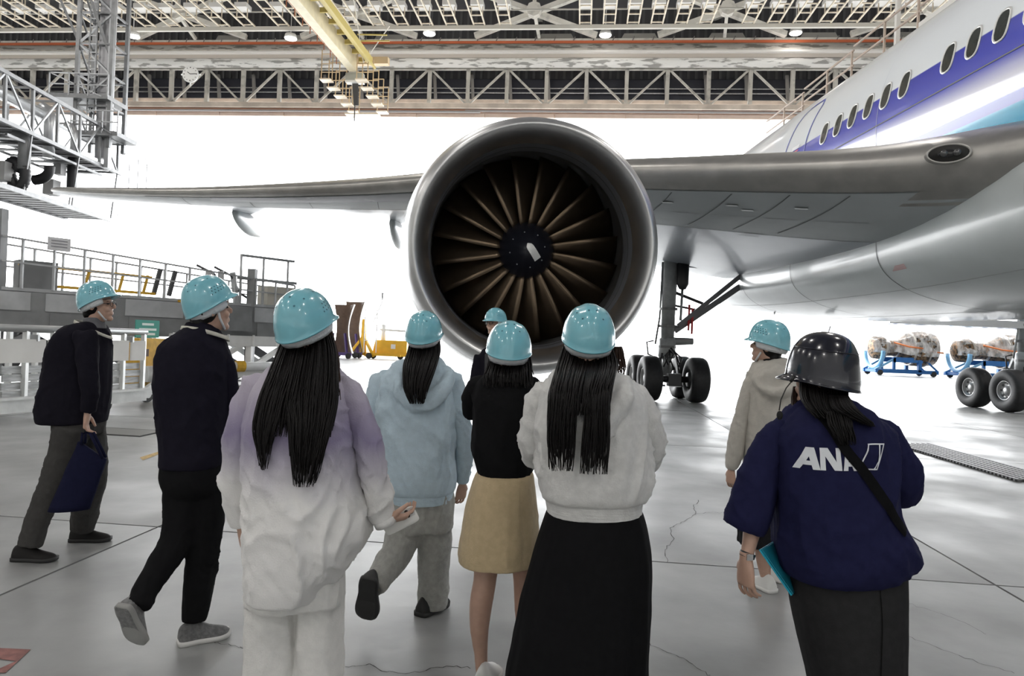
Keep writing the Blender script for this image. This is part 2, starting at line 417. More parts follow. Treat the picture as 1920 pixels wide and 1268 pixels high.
def roof():
    Z = V((0, 0, 1))
    # X braced roof frames
    for k, u in enumerate([-34.5, -19.6, -4.7, 10.2, 25.1]):
        fr = empty('roof_brace', B(u, 55, 26.6), ['cream X-shaped roof brace at the far left behind the hanging tower', 'cream X-shaped roof brace left of the yellow crane',
              'cream X-shaped roof brace just right of the yellow crane', 'cream X-shaped roof brace above the right side of the engine', 'cream X-shaped roof brace nearest the aircraft fuselage'][k], 'brace')
        n = B(u, 54.5, 27.75); W = 5.0
        bar('brace_arm', B(u - W, 56.6, 26.65), n + BL * (W * .95) + Z * 1.6, .42, ROOFW, fr, .42)
        bar('brace_arm', B(u + W, 56.6, 26.65), n - BL * (W * .95) + Z * 1.6, .42, ROOFW, fr, .42)
        bar('strut', n, B(u + .3, 56.8, 26.6), .24, ROOFW, fr)
        bar('strut', n, n + Z * 3.2, .3, ROOFW, fr)
        MB().tube([n - BD * .3, n + BD * .3], [.6, .6], 8).build('gusset_plate', ROOFW, fr)
        bar('tie', n + BD * .3, B(u, 60.8, 30), .5, mat('roof_paint_grey', (.45, .44, .41), .6), fr)
    # longitudinal beams
    for nm, v, z, h, lab in [('ceiling_beam', 52, 25.25, .3, 'flat grey beam across the roof carrying the rack ends'), ('ceiling_cable', 51.5, 26.35, .09, 'thin horizontal rod running across the roof bay')]:
        o = MB().box(B(0, v, z), (122, h * .8, h), (BL, BD, Z)).build(nm, mat('roof_beige', (.55, .53, .48), .6)); rebase(o, B(0, v, z)); tag(o, lab, 'beam')
    # grey gusset shapes on the front wall
    gg = mat('roof_paint_grey', (.45, .44, .41), .6)
    for k, u in enumerate([-33, -25.5, -18, -3.2, 4, 11.4, 19, 26.4]):
        o = MB().add([B(u - 2.6, 60.6, 26.4), B(u + 2.6, 60.6, 26.4), B(u + 1.3, 60.6, 28.6), B(u - 1.3, 60.6, 28.6),
                      B(u - 2.6, 60.9, 26.4), B(u + 2.6, 60.9, 26.4), B(u + 1.3, 60.9, 28.6), B(u - 1.3, 60.9, 28.6)],
                     [(0, 1, 2, 3), (7, 6, 5, 4), (0, 4, 5, 1), (1, 5, 6, 2), (2, 6, 7, 3), (3, 7, 4, 0)]).build('gusset_wall_plate', gg)
        rebase(o, B(u, 60.6, 26.4)); tag(o, ORD[k] + ' grey tapered steel plate from the left on the dark wall above the door', 'plate', 'wall plates above the door')
    # hanging lamp racks : rails in the depth direction with rungs
    rackm = mat('rack_beige', (.80, .71, .57), .55, noise_amt=.25, noise_scale=2); white = mat('rack_panel', (.85, .84, .82), .5)
    proto = None
    us = [-47.3 + i * 2.05 for i in range(11)] + [-24 + i * 1.9 for i in range(8)] + [-8.6, -6.6] + [-.6 + i * 1.75 for i in range(6)] + [11.2 + i * 1.8 for i in range(9)]
    order = 0
    for ri, u in enumerate(us):
        root = bpy.data.objects.new('lamp_rack', None); COL.objects.link(root); root.empty_display_size = .1
        root.location = B(u, 52, 25.35); BASE[root.name] = root.location.copy()
        tag(root, ORD[ri] + ' beige ladder-shaped hanging rack from the left under the roof', 'rack', 'hanging racks under the roof')
        if proto is None:
            proto = root
            for s in (-.42, .42):
                bar('rail', B(u + s, 51.9, 25.4), B(u + s, 42, 25.4), .1, rackm, root)
                for q in range(4):
                    bar('hanger', B(u + s, 50.6 - q * 2.6, 25.4), B(u + s, 50.6 - q * 2.6, 31), .07, rackm, root)
            for q in range(7):
                bar('rung', B(u - .42, 51.6 - q * 1.3, 25.4), B(u + .42, 51.6 - q * 1.3, 25.4), .08, rackm, root)
            for s in (-.42, .42):
                bar('upper_rail', B(u + s, 51.3, 28.6), B(u + s, 42, 28.6), .08, rackm, root)
            MB().box(B(u, 50.7, 26.35), (.95, .9, .35), (BL, BD, Z)).build('white_panel', white, root)
        else:
            for ch in proto.children:
                c = ch.copy(); COL.objects.link(c); c.parent = root
    # high-bay lamps: unseen grid added as fill light, then the visible row
    lm = mat('lamp_glow', (1, 1, 1), .4, emit=((1, .97, .92), 6.0)); hm = mat('lamp_housing', (.7, .7, .68), .4, .3)
    fill_spots = [(u, v, 22.5) for u in (-33, -11, 11, 33) for v in (-26, -9, 8, 25)]
    near = [at(250, 68, 54), at(545, 72, 54), at(805, 63, 54), at(1135, 66, 54), at(1492, 62, 54)]
    for k, p in enumerate([B(*q) for q in fill_spots] + near):
        L = empty('high_bay_lamp', p, ('unseen round white lamp added as fill light high above the viewers' if k < len(fill_spots) else ['first', 'second', 'third', 'fourth', 'fifth'][k - len(fill_spots)] + ' round white roof lamp from the left above the red stripe'), 'lamp', 'high-bay roof lamps')
        MB().tube([p + Z * .35, p + Z * .3, p], [.12, .42, .5], 20).build('housing', hm, L, True)
        MB().tube([p, p - Z * .05], [.46, .44], 20).build('lens', lm, L)
        rod('pendant', [p + Z * .3, V((p.x, p.y, 31))], .03, hm, L)
        ld = bpy.data.lights.new('lamp_light', 'POINT'); ld.energy = LAMP_W if k < len(fill_spots) else LAMP_W * .03
        ld.shadow_soft_size = 1.1; ld.color = (1, .965, .92)
        lo = bpy.data.objects.new('lamp_light', ld); COL.objects.link(lo); lo.parent = L; lo.location = (0, 0, -.7)


roof()


def crane():
    Z = V((0, 0, 1)); ym = mat('crane_cream', (.84, .76, .55), .5, noise_amt=.12, noise_scale=2); yd = mat('crane_yellow', (.62, .50, .16), .5)
    red = mat('crane_cable_red', (.45, .16, .08), .5); tanm = mat('crane_tan', (.66, .50, .30), .55)
    e = at(665, 128, 50)
    r = empty('overhead_crane', e, 'cream and yellow overhead crane girder with caged platforms at its end', 'crane')
    d = -BD
    def q(u, b, z): return e + BL * u + d * b + Z * z
    bar('main_girder', q(-.1, 0, .3), q(-.1, 22, .3), .62, ym, r, 1.1)
    bar('side_girder', q(1.15, 0, .5), q(1.15, 22, .5), .3, yd, r, .5)
    bar('lower_rail', q(1.5, 0, .0), q(1.5, 22, .0), .14, yd, r, .14)
    bar('cable_tray', q(-1.0, 1, .6), q(-1.0, 22, .6), .22, red, r, .3)
    bar('cable_tray', q(-1.35, 2, .9), q(-1.35, 22, .9), .2, tanm, r, .25)
    for k in range(12):
        bar('cross_tie', q(.3, k * 1.5, .6), q(1.2, k * 1.5, .6), .14, yd, r, .3)
        bar('cable_hanger', q(-1.0, 1 + k * 1.2, .55), q(-1.0, 1 + k * 1.2, -.1), .05, red, r)
    for k in range(4):
        bar('web_plate', q(.75, 2 + k * 2.2, .9), q(.75, 3 + k * 2.2, .9), .6, ym, r, .2)
    MB().box(q(-.15, -.6, -.45), (1.3, .5, .55), (BL, BD, Z)).build('hoist_box', mat('hoist_grey', (.42, .44, .4), .5), r)
    MB().box(q(-.15, -.6, -.8), (1.3, .55, .14), (BL, BD, Z)).build('hoist_base', mat('clock_white', (.85, .86, .85), .4), r)
    # stepped caged platforms either side
    for s, u0 in ((-1, -1.75), (1, 1.25)):
        for k in range(5):
            u = u0 + (k * .28 if s < 0 else k * .18 - .4); z = -1.2 - k * .33
            MB().box(q(u, .8 - k * .7, z), (.8, .7, .09), (BL, BD, Z)).build('step_deck', mat('deck_pale', (.82, .72, .58), .5), r)
            for du in (-.4, .4):
                bar('cage_post', q(u + du, .8 - k * .7, z), q(u + du, .8 - k * .7, z + 2.2 - k * .1), .06, tanm, r)
            for hz in (.6, 1.2, 1.9):
                bar('cage_rail', q(u - .4, .8 - k * .7, z + hz), q(u + .4, .8 - k * .7, z + hz), .05, tanm, r)
    MB().box(q(-.1, -2.5, -2.55), (2.6, .7, .12), (BL, BD, Z)).build('end_deck', mat('deck_pale', (.82, .72, .58), .5), r)
    bar('hook_cable', q(-.15, -.8, -.8), q(-.15, -.8, -3.6), .07, mat('cable_black', (.05, .05, .05), .5), r)
    for k in range(3): bar('cable_bundle', q(-.3 + .15 * k, -.7, -.8), q(-.2 + .12 * k, -.9, -2.4), .14, mat('cable_black', (.05, .05, .05), .5), r)
    bar('end_carriage', q(-1.2, -1, .9), q(2.2, -1, .9), .5, tanm, r, .5)
    for k in range(2):
        bar('tie_rod', q(2.6, .5 + 9 * k, 2.8), q(.8, .5, .2), .05, ROOFW, r)
    bar('festoon_rail', q(.8, 2, 1.55), q(2.9, 2, 1.5), .08, yd, r); bar('festoon_rail', q(1.0, 2, 1.1), q(3.1, 2, 1.1), .08, yd, r)


crane()
# ================================================================== the aircraft
TH = math.radians(2.3)
HV = V((math.sin(TH), -math.cos(TH), 0)); OV = V((-math.cos(TH), -math.sin(TH), 0)); Z3 = V((0, 0, 1))
ENG = at(1002, 461, 9.0); FANC = at(986, 470, 10.42)
C0 = V((ENG.x, ENG.y, 0)) - OV * 9.75


def A(l, b, z):
    return C0 + OV * l - HV * b + Z3 * z


def ribbon(pts, w, nrm):
    mb = MB(); L = []
    for i, p in enumerate(pts):
        d = (pts[min(i + 1, len(pts) - 1)] - pts[max(i - 1, 0)]).normalized()
        s = d.cross(nrm[i]).normalized() * w / 2; L.append((p - s, p + s))
    for (a, b), (c, d) in zip(L, L[1:]): mb.add([a, b, d, c], [(0, 1, 2, 3)])
    return mb


def aircraft():
    root = empty('airliner', C0, 'large white and blue twin-engine airliner parked nose inward in the hangar', 'aircraft')
    base = BASE[root.name]
    # ---------------- livery bands by height, with a lavender-white blend into blue
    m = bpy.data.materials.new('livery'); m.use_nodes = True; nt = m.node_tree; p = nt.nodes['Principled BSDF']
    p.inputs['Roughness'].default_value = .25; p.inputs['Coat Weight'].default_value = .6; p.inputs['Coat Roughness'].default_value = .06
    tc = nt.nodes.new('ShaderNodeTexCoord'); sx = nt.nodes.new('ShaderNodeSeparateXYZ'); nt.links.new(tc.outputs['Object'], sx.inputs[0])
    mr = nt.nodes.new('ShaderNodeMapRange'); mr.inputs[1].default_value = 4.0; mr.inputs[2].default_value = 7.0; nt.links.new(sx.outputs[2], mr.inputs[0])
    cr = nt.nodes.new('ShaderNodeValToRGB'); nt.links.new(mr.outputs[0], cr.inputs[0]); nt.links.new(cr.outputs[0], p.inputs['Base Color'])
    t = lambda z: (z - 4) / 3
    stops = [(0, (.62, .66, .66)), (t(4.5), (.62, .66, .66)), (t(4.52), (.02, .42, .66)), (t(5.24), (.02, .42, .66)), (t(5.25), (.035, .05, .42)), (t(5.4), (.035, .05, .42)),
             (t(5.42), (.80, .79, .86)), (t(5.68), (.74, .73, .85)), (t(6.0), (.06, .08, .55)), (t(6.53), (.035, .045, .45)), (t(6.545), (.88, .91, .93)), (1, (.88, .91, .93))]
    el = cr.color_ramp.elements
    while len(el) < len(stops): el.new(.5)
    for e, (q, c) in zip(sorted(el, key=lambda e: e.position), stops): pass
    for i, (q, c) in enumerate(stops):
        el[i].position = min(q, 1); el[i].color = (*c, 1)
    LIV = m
    grey = mat('aircraft_grey', (.56, .60, .60), .30, 0, noise_amt=.08, noise_scale=1.2, coat=.35)
    wingm = mat('wing_grey', (.46, .49, .50), .5, .1, noise_amt=.1, noise_scale=1.0, coat=.05)
    slat = mat('slat_metal', (.46, .445, .42), .36, .75, noise_amt=.15, noise_scale=3)
    seam = mat('seam', (.16, .17, .17), .6)
    # ---------------- fuselage
    FS = [(-21.5, .15, .15, 5.2), (-20.8, .9, .9, 5.25), (-19, 1.75, 1.75, 5.4), (-16.5, 2.5, 2.5, 5.65), (-14, 2.82, 2.85, 5.85), (-11, 2.9, 2.95, 5.9), (-4, 2.9, 2.95, 5.9), (4, 2.9, 2.95, 5.9), (12, 2.9, 2.95, 5.9),
          (17, 2.86, 2.9, 5.95), (22, 2.6, 2.55, 6.25), (27, 2.1, 2.0, 6.75), (32, 1.4, 1.3, 7.3), (36, .6, .6, 7.8)]
    FR = catmull(FS, 70)

    def fsec(b):
        for a, c in zip(FR, FR[1:]):
            if a[0] <= b <= c[0]:
                u = (b - a[0]) / (c[0] - a[0]); return [x + (y - x) * u for x, y in zip(a, c)]
        return FR[-1]

    def fus(b, ph, off=0):
        _, rw, rh, zc = fsec(b); ph = math.radians(ph)
        return A((rw + off) * math.cos(ph), b, zc + (rh + off) * math.sin(ph))
    rings = [[A(rw * math.cos(a), b, zc + rh * math.sin(a)) for a in (2 * math.pi * k / 72 for k in range(72))] for b, rw, rh, zc in FR]
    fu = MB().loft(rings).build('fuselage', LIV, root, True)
    # windows
    b0 = 1.03; fr_me = None
    framem = mat('window_frame', (.72, .72, .70), .4, .3); glass = mat('window_glass', (.05, .055, .05), .12, 0, noise_amt=.4, noise_scale=20, coat=.3)

    def winloop(b, ph, hw, hh, off, n=20):
        r = []
        for k in range(n):
            a = 2 * math.pi * k / n; c, s = math.cos(a), math.sin(a); e = .72
            r.append(fus(b + hw * math.copysign(abs(c) ** e, c), ph + math.degrees(hh / 2.92) * math.copysign(abs(s) ** e, s), off))
        return r
    for k in range(-8, 10):
        if k in (3, -4): continue
        b = b0 + .598 * k
        MB().loft([winloop(b, 12, .165, .265, .002), winloop(b, 12, .16, .26, .016), winloop(b, 12, .135, .235, .014), winloop(b, 12, .13, .23, .003)], False).build('window_frame', framem, fu, True)
        MB().loft([winloop(b, 12, .135, .235, .006), winloop(b, 12, .02, .03, .008)], True).build('window_pane', glass, fu)
    # aft door outline, stripe, seams
    def fline(name, pts, w, mm, off=.006):
        P = [fus(b, ph, off) for b, ph in pts]; N = [fus(b, ph, 1) - fus(b, ph, 0) for b, ph in pts]
        return ribbon(P, w, N).build(name, mm, fu)
    dl = mat('door_line_blue', (.10, .12, .42), .4)
    ph1 = 38; db0, db1 = 7.35, 8.5
    door = [(db1, -22)] + [(db1, x) for x in range(-18, 34, 4)] + [(db1 - .06, 35), (db1 - .2, 37.5), (db1 - .4, 38)] + [(db0 + .4, 38), (db0 + .2, 37.5), (db0 + .06, 35)] + [(db0, x) for x in range(32, -22, -4)]
    fline('door_outline', door, .06, dl)
    fline('door_sill_mark', [(db0 + .35, 13.5), (db0 + .75, 13.5)], .1, mat('decal_white', (.85, .85, .85), .4), .008)
    fline('door_sill_mark', [(db0 + .35, 11.5), (db0 + .75, 11.5)], .03, mat('decal_red', (.6, .08, .06), .4), .008)
    ring = [(db0 + .5 + .16 * math.cos(a), 0 + math.degrees(.16 / 2.92) * math.sin(a)) for a in (math.pi * k / 12 for k in range(13))]
    fline('door_handle_ring', ring, .04, mat('decal_red', (.6, .08, .06), .4), .009)
    fline('skin_seam', [(b * .5, 2 - .05 * b) for b in range(-20, 30)], .022, seam)
    fline('skin_seam', [(b * .25, -18.5) for b in range(-30, 12)], .02, seam)
    fline('skin_seam', [(-1.6, x) for x in range(-40, 60, 4)], .012, mat('seam_soft', (.5, .52, .55), .5))
    fline('skin_seam', [(4.2, x) for x in range(-40, 60, 4)], .012, mat('seam_soft', (.5, .52, .55), .5))
    fline('tail_lettering', [(1.0, 31), (.4, 36)], .16, mat('decal_blue', (.05, .06, .42), .4), .008)
    # ---------------- wing
    WS = [(2.2, -1.3, 4.34, 14.8, 3.75, .115), (2.9, -.55, 4.36, 13.4, 3.8, .118), (3.6, .35, 4.38, 12.3, 3.85, .118), (4.6, 1.35, 4.45, 11.3, 4.0, .115), (6.5, 2.7, 4.62, 9.8, 4.3, .115), (9.75, 5.0, 4.94, 7.8, 4.75, .112),
          (14, 8.0, 5.12, 6.2, 5.25, .11), (19, 11.5, 5.5, 4.9, 5.7, .105), (24, 15.0, 6.05, 3.6, 6.25, .10), (26.5, 17.2, 6.45, 2.5, 6.6, .09), (28, 20.4, 6.8, .6, 6.85, .08)]
    WR = catmull(WS, 60)

    def wsec(l):
        for a, c in zip(WR, WR[1:]):
            if a[0] <= l <= c[0]:
                u = (l - a[0]) / (c[0] - a[0]); return [x + (y - x) * u for x, y in zip(a, c)]
        return WR[-1]

    def wpt(sec, x, side):
        l, b, z, ch, zt, tc_ = sec
        le, te = A(l, b, z), A(l, b + ch, zt); d = te - le
        nn = (Z3 - d * (d.z / d.length_squared)).normalized()
        x = max(x, 0)
        yt = 5 * tc_ * (.2969 * x ** .5 - .126 * x - .3516 * x * x + .2843 * x ** 3 - .1036 * x ** 4)
        cam_ = .012 * math.sin(math.pi * x)
        return le + d * x + nn * ((side * yt + cam_) * d.length)
    xs_n = [(.09, 1), (.06, 1), (.035, 1), (.018, 1), (.007, 1), (.0015, 1), (0, 1), (.0015, -1), (.007, -1), (.018, -1), (.028, -1), (.036, -1), (.042, -1)]
    xs_f = [(.042, -1), (.07, -1), (.11, -1), (.16, -1), (.21, -1), (.27, -1)]
    xs_l = [(.27, -1)] + [(x / 20, -1) for x in range(6, 20)] + [(.985, -1), (1, -1), (.985, 1)] + [(x / 20, 1) for x in range(19, 1, -1)] + [(.09, 1)]
    aftm = mat('wing_aft_grey', (.30, .33, .37), .36, .15, noise_amt=.06, noise_scale=1.0, coat=.15)
    wing = MB().loft([[wpt(s, x, sd) for x, sd in xs_l] for s in WR], False, False).build('wing', aftm, root, True)
    MB().loft([[wpt(s, x, sd) for x, sd in xs_f] for s in WR], False, False).build('front_spar_panel', wingm, wing, True)
    MB().loft([[wpt(s, x, sd) for x, sd in xs_n] for s in WR if s[0] > 3.9], False, False).build('leading_edge_slat', slat, wing, True)
    MB().loft([[wpt(s, x, sd) for x, sd in xs_n + [(.06, -1), (.085, -1)]] for s in WR if s[0] <= 4.05], False, False).build('root_fairing_cap', slat, wing, True)

    def wline(name, pts, w, mm=seam, side=-1, off=.005):
        P = []; N = []
        for l, x in pts:
            s = wsec(l); P.append(wpt(s, x, side) + Z3 * (side * off)); N.append(Z3)
        return ribbon(P, w, N).build(name, mm, wing)
    for l in (4.55, 5.3, 6.1, 7.0, 7.9, 8.9, 11.2, 13, 15, 17, 19.5):
        wline('panel_seam', [(l + x * .02, x / 40) for x in range(2, 11)], .018 if l > 9 else .025)
    wline('panel_seam', [(3.9 + k * .25, .0435) for k in range(70)], .03)
    wline('panel_seam', [(3.9 + k * .25, .155) for k in range(30)], .015, mat('seam_soft2', (.36, .38, .38), .5))
    wline('panel_seam', [(3.2 + k * .25, .271) for k in range(60)], .025)
    for l, x in ((4.9, .1), (5.9, .1), (6.9, .1), (8.2, .1), (5.6, .12)):
        wline('access_panel', [(l, x), (l + .18, x)], .16, mat('panel_pale', (.60, .63, .63), .4))
    MB().loft([[wpt(wsec(l), x * (1 - max(0, l - 16.5) * .12), -1) - Z3 * .006 for x in (.048, .07, .095, .12)] for l in [10.6 + .2 * k for k in range(40)]], False, False).build('slat_cove_panel', mat('cove_dark', (.13, .13, .14), .35, .5, col2=(.55, .55, .55), noise_scale=1.6, stretch=(.4, .4, 1), ramp=(.32, .38)), wing, True)
    # flap-track fairings
    for l, x0, x1, dz in ((13.2, .62, 1.12, .62), (18.7, .55, 1.14, .60), (7.0, .7, 1.1, .5)):
        s = wsec(l); rr = []
        for k in range(14):
            tt = k / 13; c = wpt(s, min(x0 + (x1 - x0) * tt, 1), -1) + (-HV) * max(0, (x0 + (x1 - x0) * tt - 1)) * s[3]
            r = math.sin(math.pi * min(1, tt * .93 + .035)) ** .6
            cc = c - Z3 * (dz * .38 * r + .5 * tt * tt)
            rr.append([cc + OV * (.2 * r * math.cos(a)) + Z3 * (dz * .62 * r * math.sin(a)) for a in (2 * math.pi * q / 14 for q in range(14))])
        MB().loft(rr).build('flap_track_fairing', grey, wing, True)
    # landing light in the root
    s = wsec(3.85); lc = wpt(s, .0, -1) + Z3 * .02 + HV * .07 + OV * .05; n = (HV * .93 - Z3 * .12 + OV * .5).normalized(); a1 = (OV * .75 - HV * .6).normalized()
    a1 = (a1 - n * a1.dot(n)).normalized(); a2 = n.cross(a1)
    pts = [lc + n * .03 + a1 * (.25 * math.cos(q)) + a2 * (.115 * math.sin(q)) for q in (2 * math.pi * k / 28 for k in range(28))]
    pts2 = [lc + n * .045 + a1 * (.28 * math.cos(q)) + a2 * (.14 * math.sin(q)) for q in (2 * math.pi * k / 28 for k in range(28))]
    pts3 = [lc - n * .12 + (q - lc) * 1.05 for q in pts2]
    MB().loft([pts3, pts2, pts], False).build('light_bezel', slat, wing, True)
    MB().loft([pts, [lc + n * .06 + (q - lc) * .1 for q in pts]]).build('landing_light', mat('lamp_black_glass', (.015, .015, .016), .08, coat=.6), wing, True)
    for q in (-.1, .06):
        c = lc + n * .07 + a1 * q
        MB().tube([c - n * .03, c + n * .01], [.055, .045], 16).build('light_bulb', mat('bulb_grey', (.12, .12, .12), .2, .6), wing, True)
    # ---------------- belly fairing
    BF = [(-9.5, 1.6, 3.5, 4.6), (-8, 2.3, 3.05, 5.0), (-5.5, 2.95, 2.7, 5.2), (-3, 3.3, 2.55, 5.25), (0, 3.4, 2.43, 4.9), (3, 3.3, 2.38, 4.6), (8, 3.15, 2.42, 4.5), (11.5, 3.0, 2.54, 4.6), (14.5, 2.65, 2.78, 4.7), (17.5, 2.0, 3.15, 4.8)]

    def belly(b, ph, off=0):
        for a, c in zip(BF_, BF_[1:]):
            if a[0] <= b <= c[0]:
                u = (b - a[0]) / (c[0] - a[0]); _, W, zb, zt = [x + (y - x) * u for x, y in zip(a, c)]; break
        zc, hh = (zb + zt) / 2, (zt - zb) / 2; ph = math.radians(ph); c, s = math.cos(ph), math.sin(ph)
        return A((W + off) * math.copysign(abs(c) ** .72, c), b, zc + (hh + off) * math.copysign(abs(s) ** .8, s))
    BF_ = catmull(BF, 50)
    be = MB().loft([[belly(b[0], 360 * k / 64) for k in range(64)] for b in BF_[:-1]]).build('belly_fairing', grey, root, True)

    def bline(name, pts, w, mm=seam):
        P = [belly(b, ph, .006) for b, ph in pts]; N = [belly(b, ph, 1) - belly(b, ph, 0) for b, ph in pts]
        return ribbon(P, w, N).build(name, mm, be)
    for b in (-3.8, -.6, 3.0, 6.8, 10.2): bline('fairing_seam', [(b + .004 * (x + 90), x) for x in range(-110, 12, 4)], .02)
    ss = mat('seam_soft2', (.36, .38, .38), .5)
    bline('fairing_seam', [(k * .4, -38) for k in range(-12, 34)], .012, ss)
    bline('fairing_seam', [(k * .4, -75) for k in range(-12, 34)], .015, ss)
    redd = mat('decal_faded_red', (.45, .28, .27), .5)
    for k in range(4):
        bline('small_marking', [(-1.5, -6 - k * 1.2), (-1.1 - .05 * k, -6 - k * 1.2)], .025, redd)
        bline('small_marking', [(2.6, -16 - k * 1.1), (2.9 + .04 * k, -16 - k * 1.1)], .02, redd)
    for k in range(3): wline('small_marking', [(4.9, .27 + k * .012), (5.25, .268 + k * .012)], .02, seam)
    MB().tube([belly(1, -86, 0), belly(1, -86, .2) - HV * .3], [.05, .02], 8).build('drain_mast', seam, be)
    # ---------------- engine
    ax = (FANC - ENG).normalized(); e1 = V((1, 0, 0)); e1 = (e1 - ax * e1.dot(ax)).normalized(); e2 = e1.cross(ax)
    if e2.z < 0: e2 = -e2

    def rev(prof, n=96):
        return [[ENG + ax * b + (e1 * math.cos(q) + e2 * math.sin(q)) * r for q in (2 * math.pi * k / n for k in range(n))] for b, r in prof]
    lipm = mat('lip_metal', (.66, .66, .66), .36, 1, noise_amt=.1, noise_scale=3)
    bar_in = mat('inlet_barrel', (.13, .135, .15), .45, .1)
    cowl = mat('cowl_paint', (.70, .73, .76), .3, coat=.4)
    outer = catmull([(.62, 1.765), (1.2, 1.845), (2.2, 1.89), (3.4, 1.84), (4.6, 1.66), (5.4, 1.47)], 24)
    nac = MB().loft(rev(outer), False).build('engine_nacelle', cowl, root, True)
    lip = catmull([(.50, 1.405), (.30, 1.425), (.14, 1.465), (.03, 1.525), (0, 1.565), (.03, 1.605), (.12, 1.655), (.3, 1.705), (.62, 1.765)], 30)
    MB().loft(rev(lip), False).build('inlet_lip', lipm, nac, True)
    MB().loft(rev([(.50, 1.405), (.75, 1.395), (1.0, 1.40), (1.18, 1.42)]), False).build('inlet_barrel', bar_in, nac, True)
    MB().loft(rev([(1.18, 1.42), (1.18, 1.44), (1.9, 1.45), (3.0, 1.44), (5.4, 1.42)]), False).build('fan_case', mat('fan_case', (.13, .125, .115), .5, .3), nac, True)
    for r_, b_ in ((1.398, .72), (1.412, 1.1)):
        MB().loft(rev([(b_, r_ - .002), (b_ + .02, r_ - .008), (b_ + .04, r_ - .002)]), False).build('barrel_seam', mat('seam_dark', (.05, .05, .05), .6), nac, True)
    # core and stators behind the fan
    MB().loft(rev([(1.75, .5), (1.9, .78), (2.6, .85), (4.5, .8), (6.2, .45)]), True).build('engine_core', mat('core_dark', (.05, .05, .052), .5, .3), nac, True)
    MB().loft(rev([(2.9, 1.12), (2.9, 1.44), (3.0, 1.44), (3.0, 1.12)]), False).build('daylight_block_ring', mat('core_dark', (.05, .05, .052), .5, .3), nac)  # added ring, blocks daylight showing past the blade tips
    vm = mat('vane_metal', (.16, .16, .17), .35, .7); vme = None
    for k in range(44):
        q = 2 * math.pi * k / 44; rd = e1 * math.cos(q) + e2 * math.sin(q); tg = ax.cross(rd)
        mb = MB()
        for r in (.82, 1.43):
            mb.v += [ENG + ax * 2.35 + rd * r - tg * .07, ENG + ax * 2.35 + rd * r - tg * .05, ENG + ax * 2.7 + rd * r + tg * .01, ENG + ax * 2.7 + rd * r + tg * .03]
        mb.f = [(0, 1, 5, 4), (1, 3, 7, 5), (3, 2, 6, 7), (2, 0, 4, 6), (0, 2, 3, 1), (4, 5, 7, 6)]
        mb.build('stator_vane', vm, nac)
    # fan
    blm = mat('blade_metal', (.17, .125, .085), .30, .9, noise_amt=.2, noise_scale=3)
    FB = 1.42; nb = 20
    blades = []
    for i in range(13):
        s = i / 12; r = .38 + (1.408 - .38) * s
        sg = math.radians(54 - 2 * s); ch = .33 + .31 * s ** .75
        swp = -.04 * math.sin(math.pi * s) + .10 * s ** 3
        row = []
        for j in range(8):
            c = j / 7; bb = FB + swp + ch * c * math.cos(sg) - .08; tt = -ch * (c - .25) * math.sin(sg) - .03 * math.sin(math.pi * c)
            row.append((r, bb, tt / r))
        blades.append(row)
    for k in range(nb):
        q0 = 2 * math.pi * (k + .35) / nb; mb = MB()
        fr = []; bk = []
        for row in blades:
            for r, bb, ta in row:
                a = q0 + ta; rd = e1 * math.cos(a) + e2 * math.sin(a)
                fr.append(ENG + ax * bb + rd * r); bk.append(ENG + ax * (bb + .012) + rd * r)
        W_, H_ = 8, 13
        mb.v = fr + bk; n = len(fr)
        for i in range(H_ - 1):
            for j in range(W_ - 1):
                a = i * W_ + j; mb.f.append((a, a + 1, a + W_ + 1, a + W_)); mb.f.append((a + n, a + W_ + n, a + W_ + 1 + n, a + 1 + n))
        for i in range(H_ - 1):
            for j in (0, W_ - 1):
                a = i * W_ + j; mb.f.append((a, a + W_, a + W_ + n, a + n))
        for j in range(W_ - 1):
            for i in (0, H_ - 1):
                a = i * W_ + j; mb.f.append((a, a + 1, a + 1 + n, a + n))
        mb.build('fan_blade', blm, nac, True)
    spin = catmull([(.93, .015), (.96, .07), (1.04, .16), (1.18, .28), (1.32, .38), (1.45, .44), (1.72, .47)], 20)
    spm = mat('spinner_black', (.012, .013, .02), .35, coat=.15)
    MB().loft(rev(spin, 48)).build('spinner', spm, nac, True)

    def spinpt(dx, dz, off=.006):
        r = math.hypot(dx, dz); b = spin[-1][0] if r > .2 else spin[0][0]
        for (b0_, r0), (b1_, r1) in zip(spin, spin[1:]):
            if r0 <= r <= r1: b = b0_ + (b1_ - b0_) * (r - r0) / (r1 - r0); break
        return ENG + ax * (b - off) + e1 * dx + e2 * dz
    mb = MB(); N = 9; p0, p1, hw = V((-.015, .085)), V((.155, -.135)), .055; d = (p1 - p0).normalized(); sd = V((-d.y, d.x))
    rows = []
    for k in range(N):
        t_ = k / (N - 1); wd = hw * min(1, math.sqrt(max(.02, 1 - (1 - min(1, t_ * 3.4)) ** 2))); c = p0.lerp(p1, t_)
        rows.append([spinpt(*(c + sd * wd * x)) for x in (-1, -.5, 0, .5, 1)])
    MB().loft(rows, False, False).build('spinner_mark', mat('mark_white', (.9, .9, .88), .4), nac)
    for k in range(8):
        a = 2 * math.pi * k / 8 + .2; pp = spinpt(.26 * math.cos(a), .26 * math.sin(a), .002)
        MB().tube([pp, pp - ax * .012], [.012, .01], 8).build('spinner_bolt', bar_in, nac)
    # pylon
    pr = []
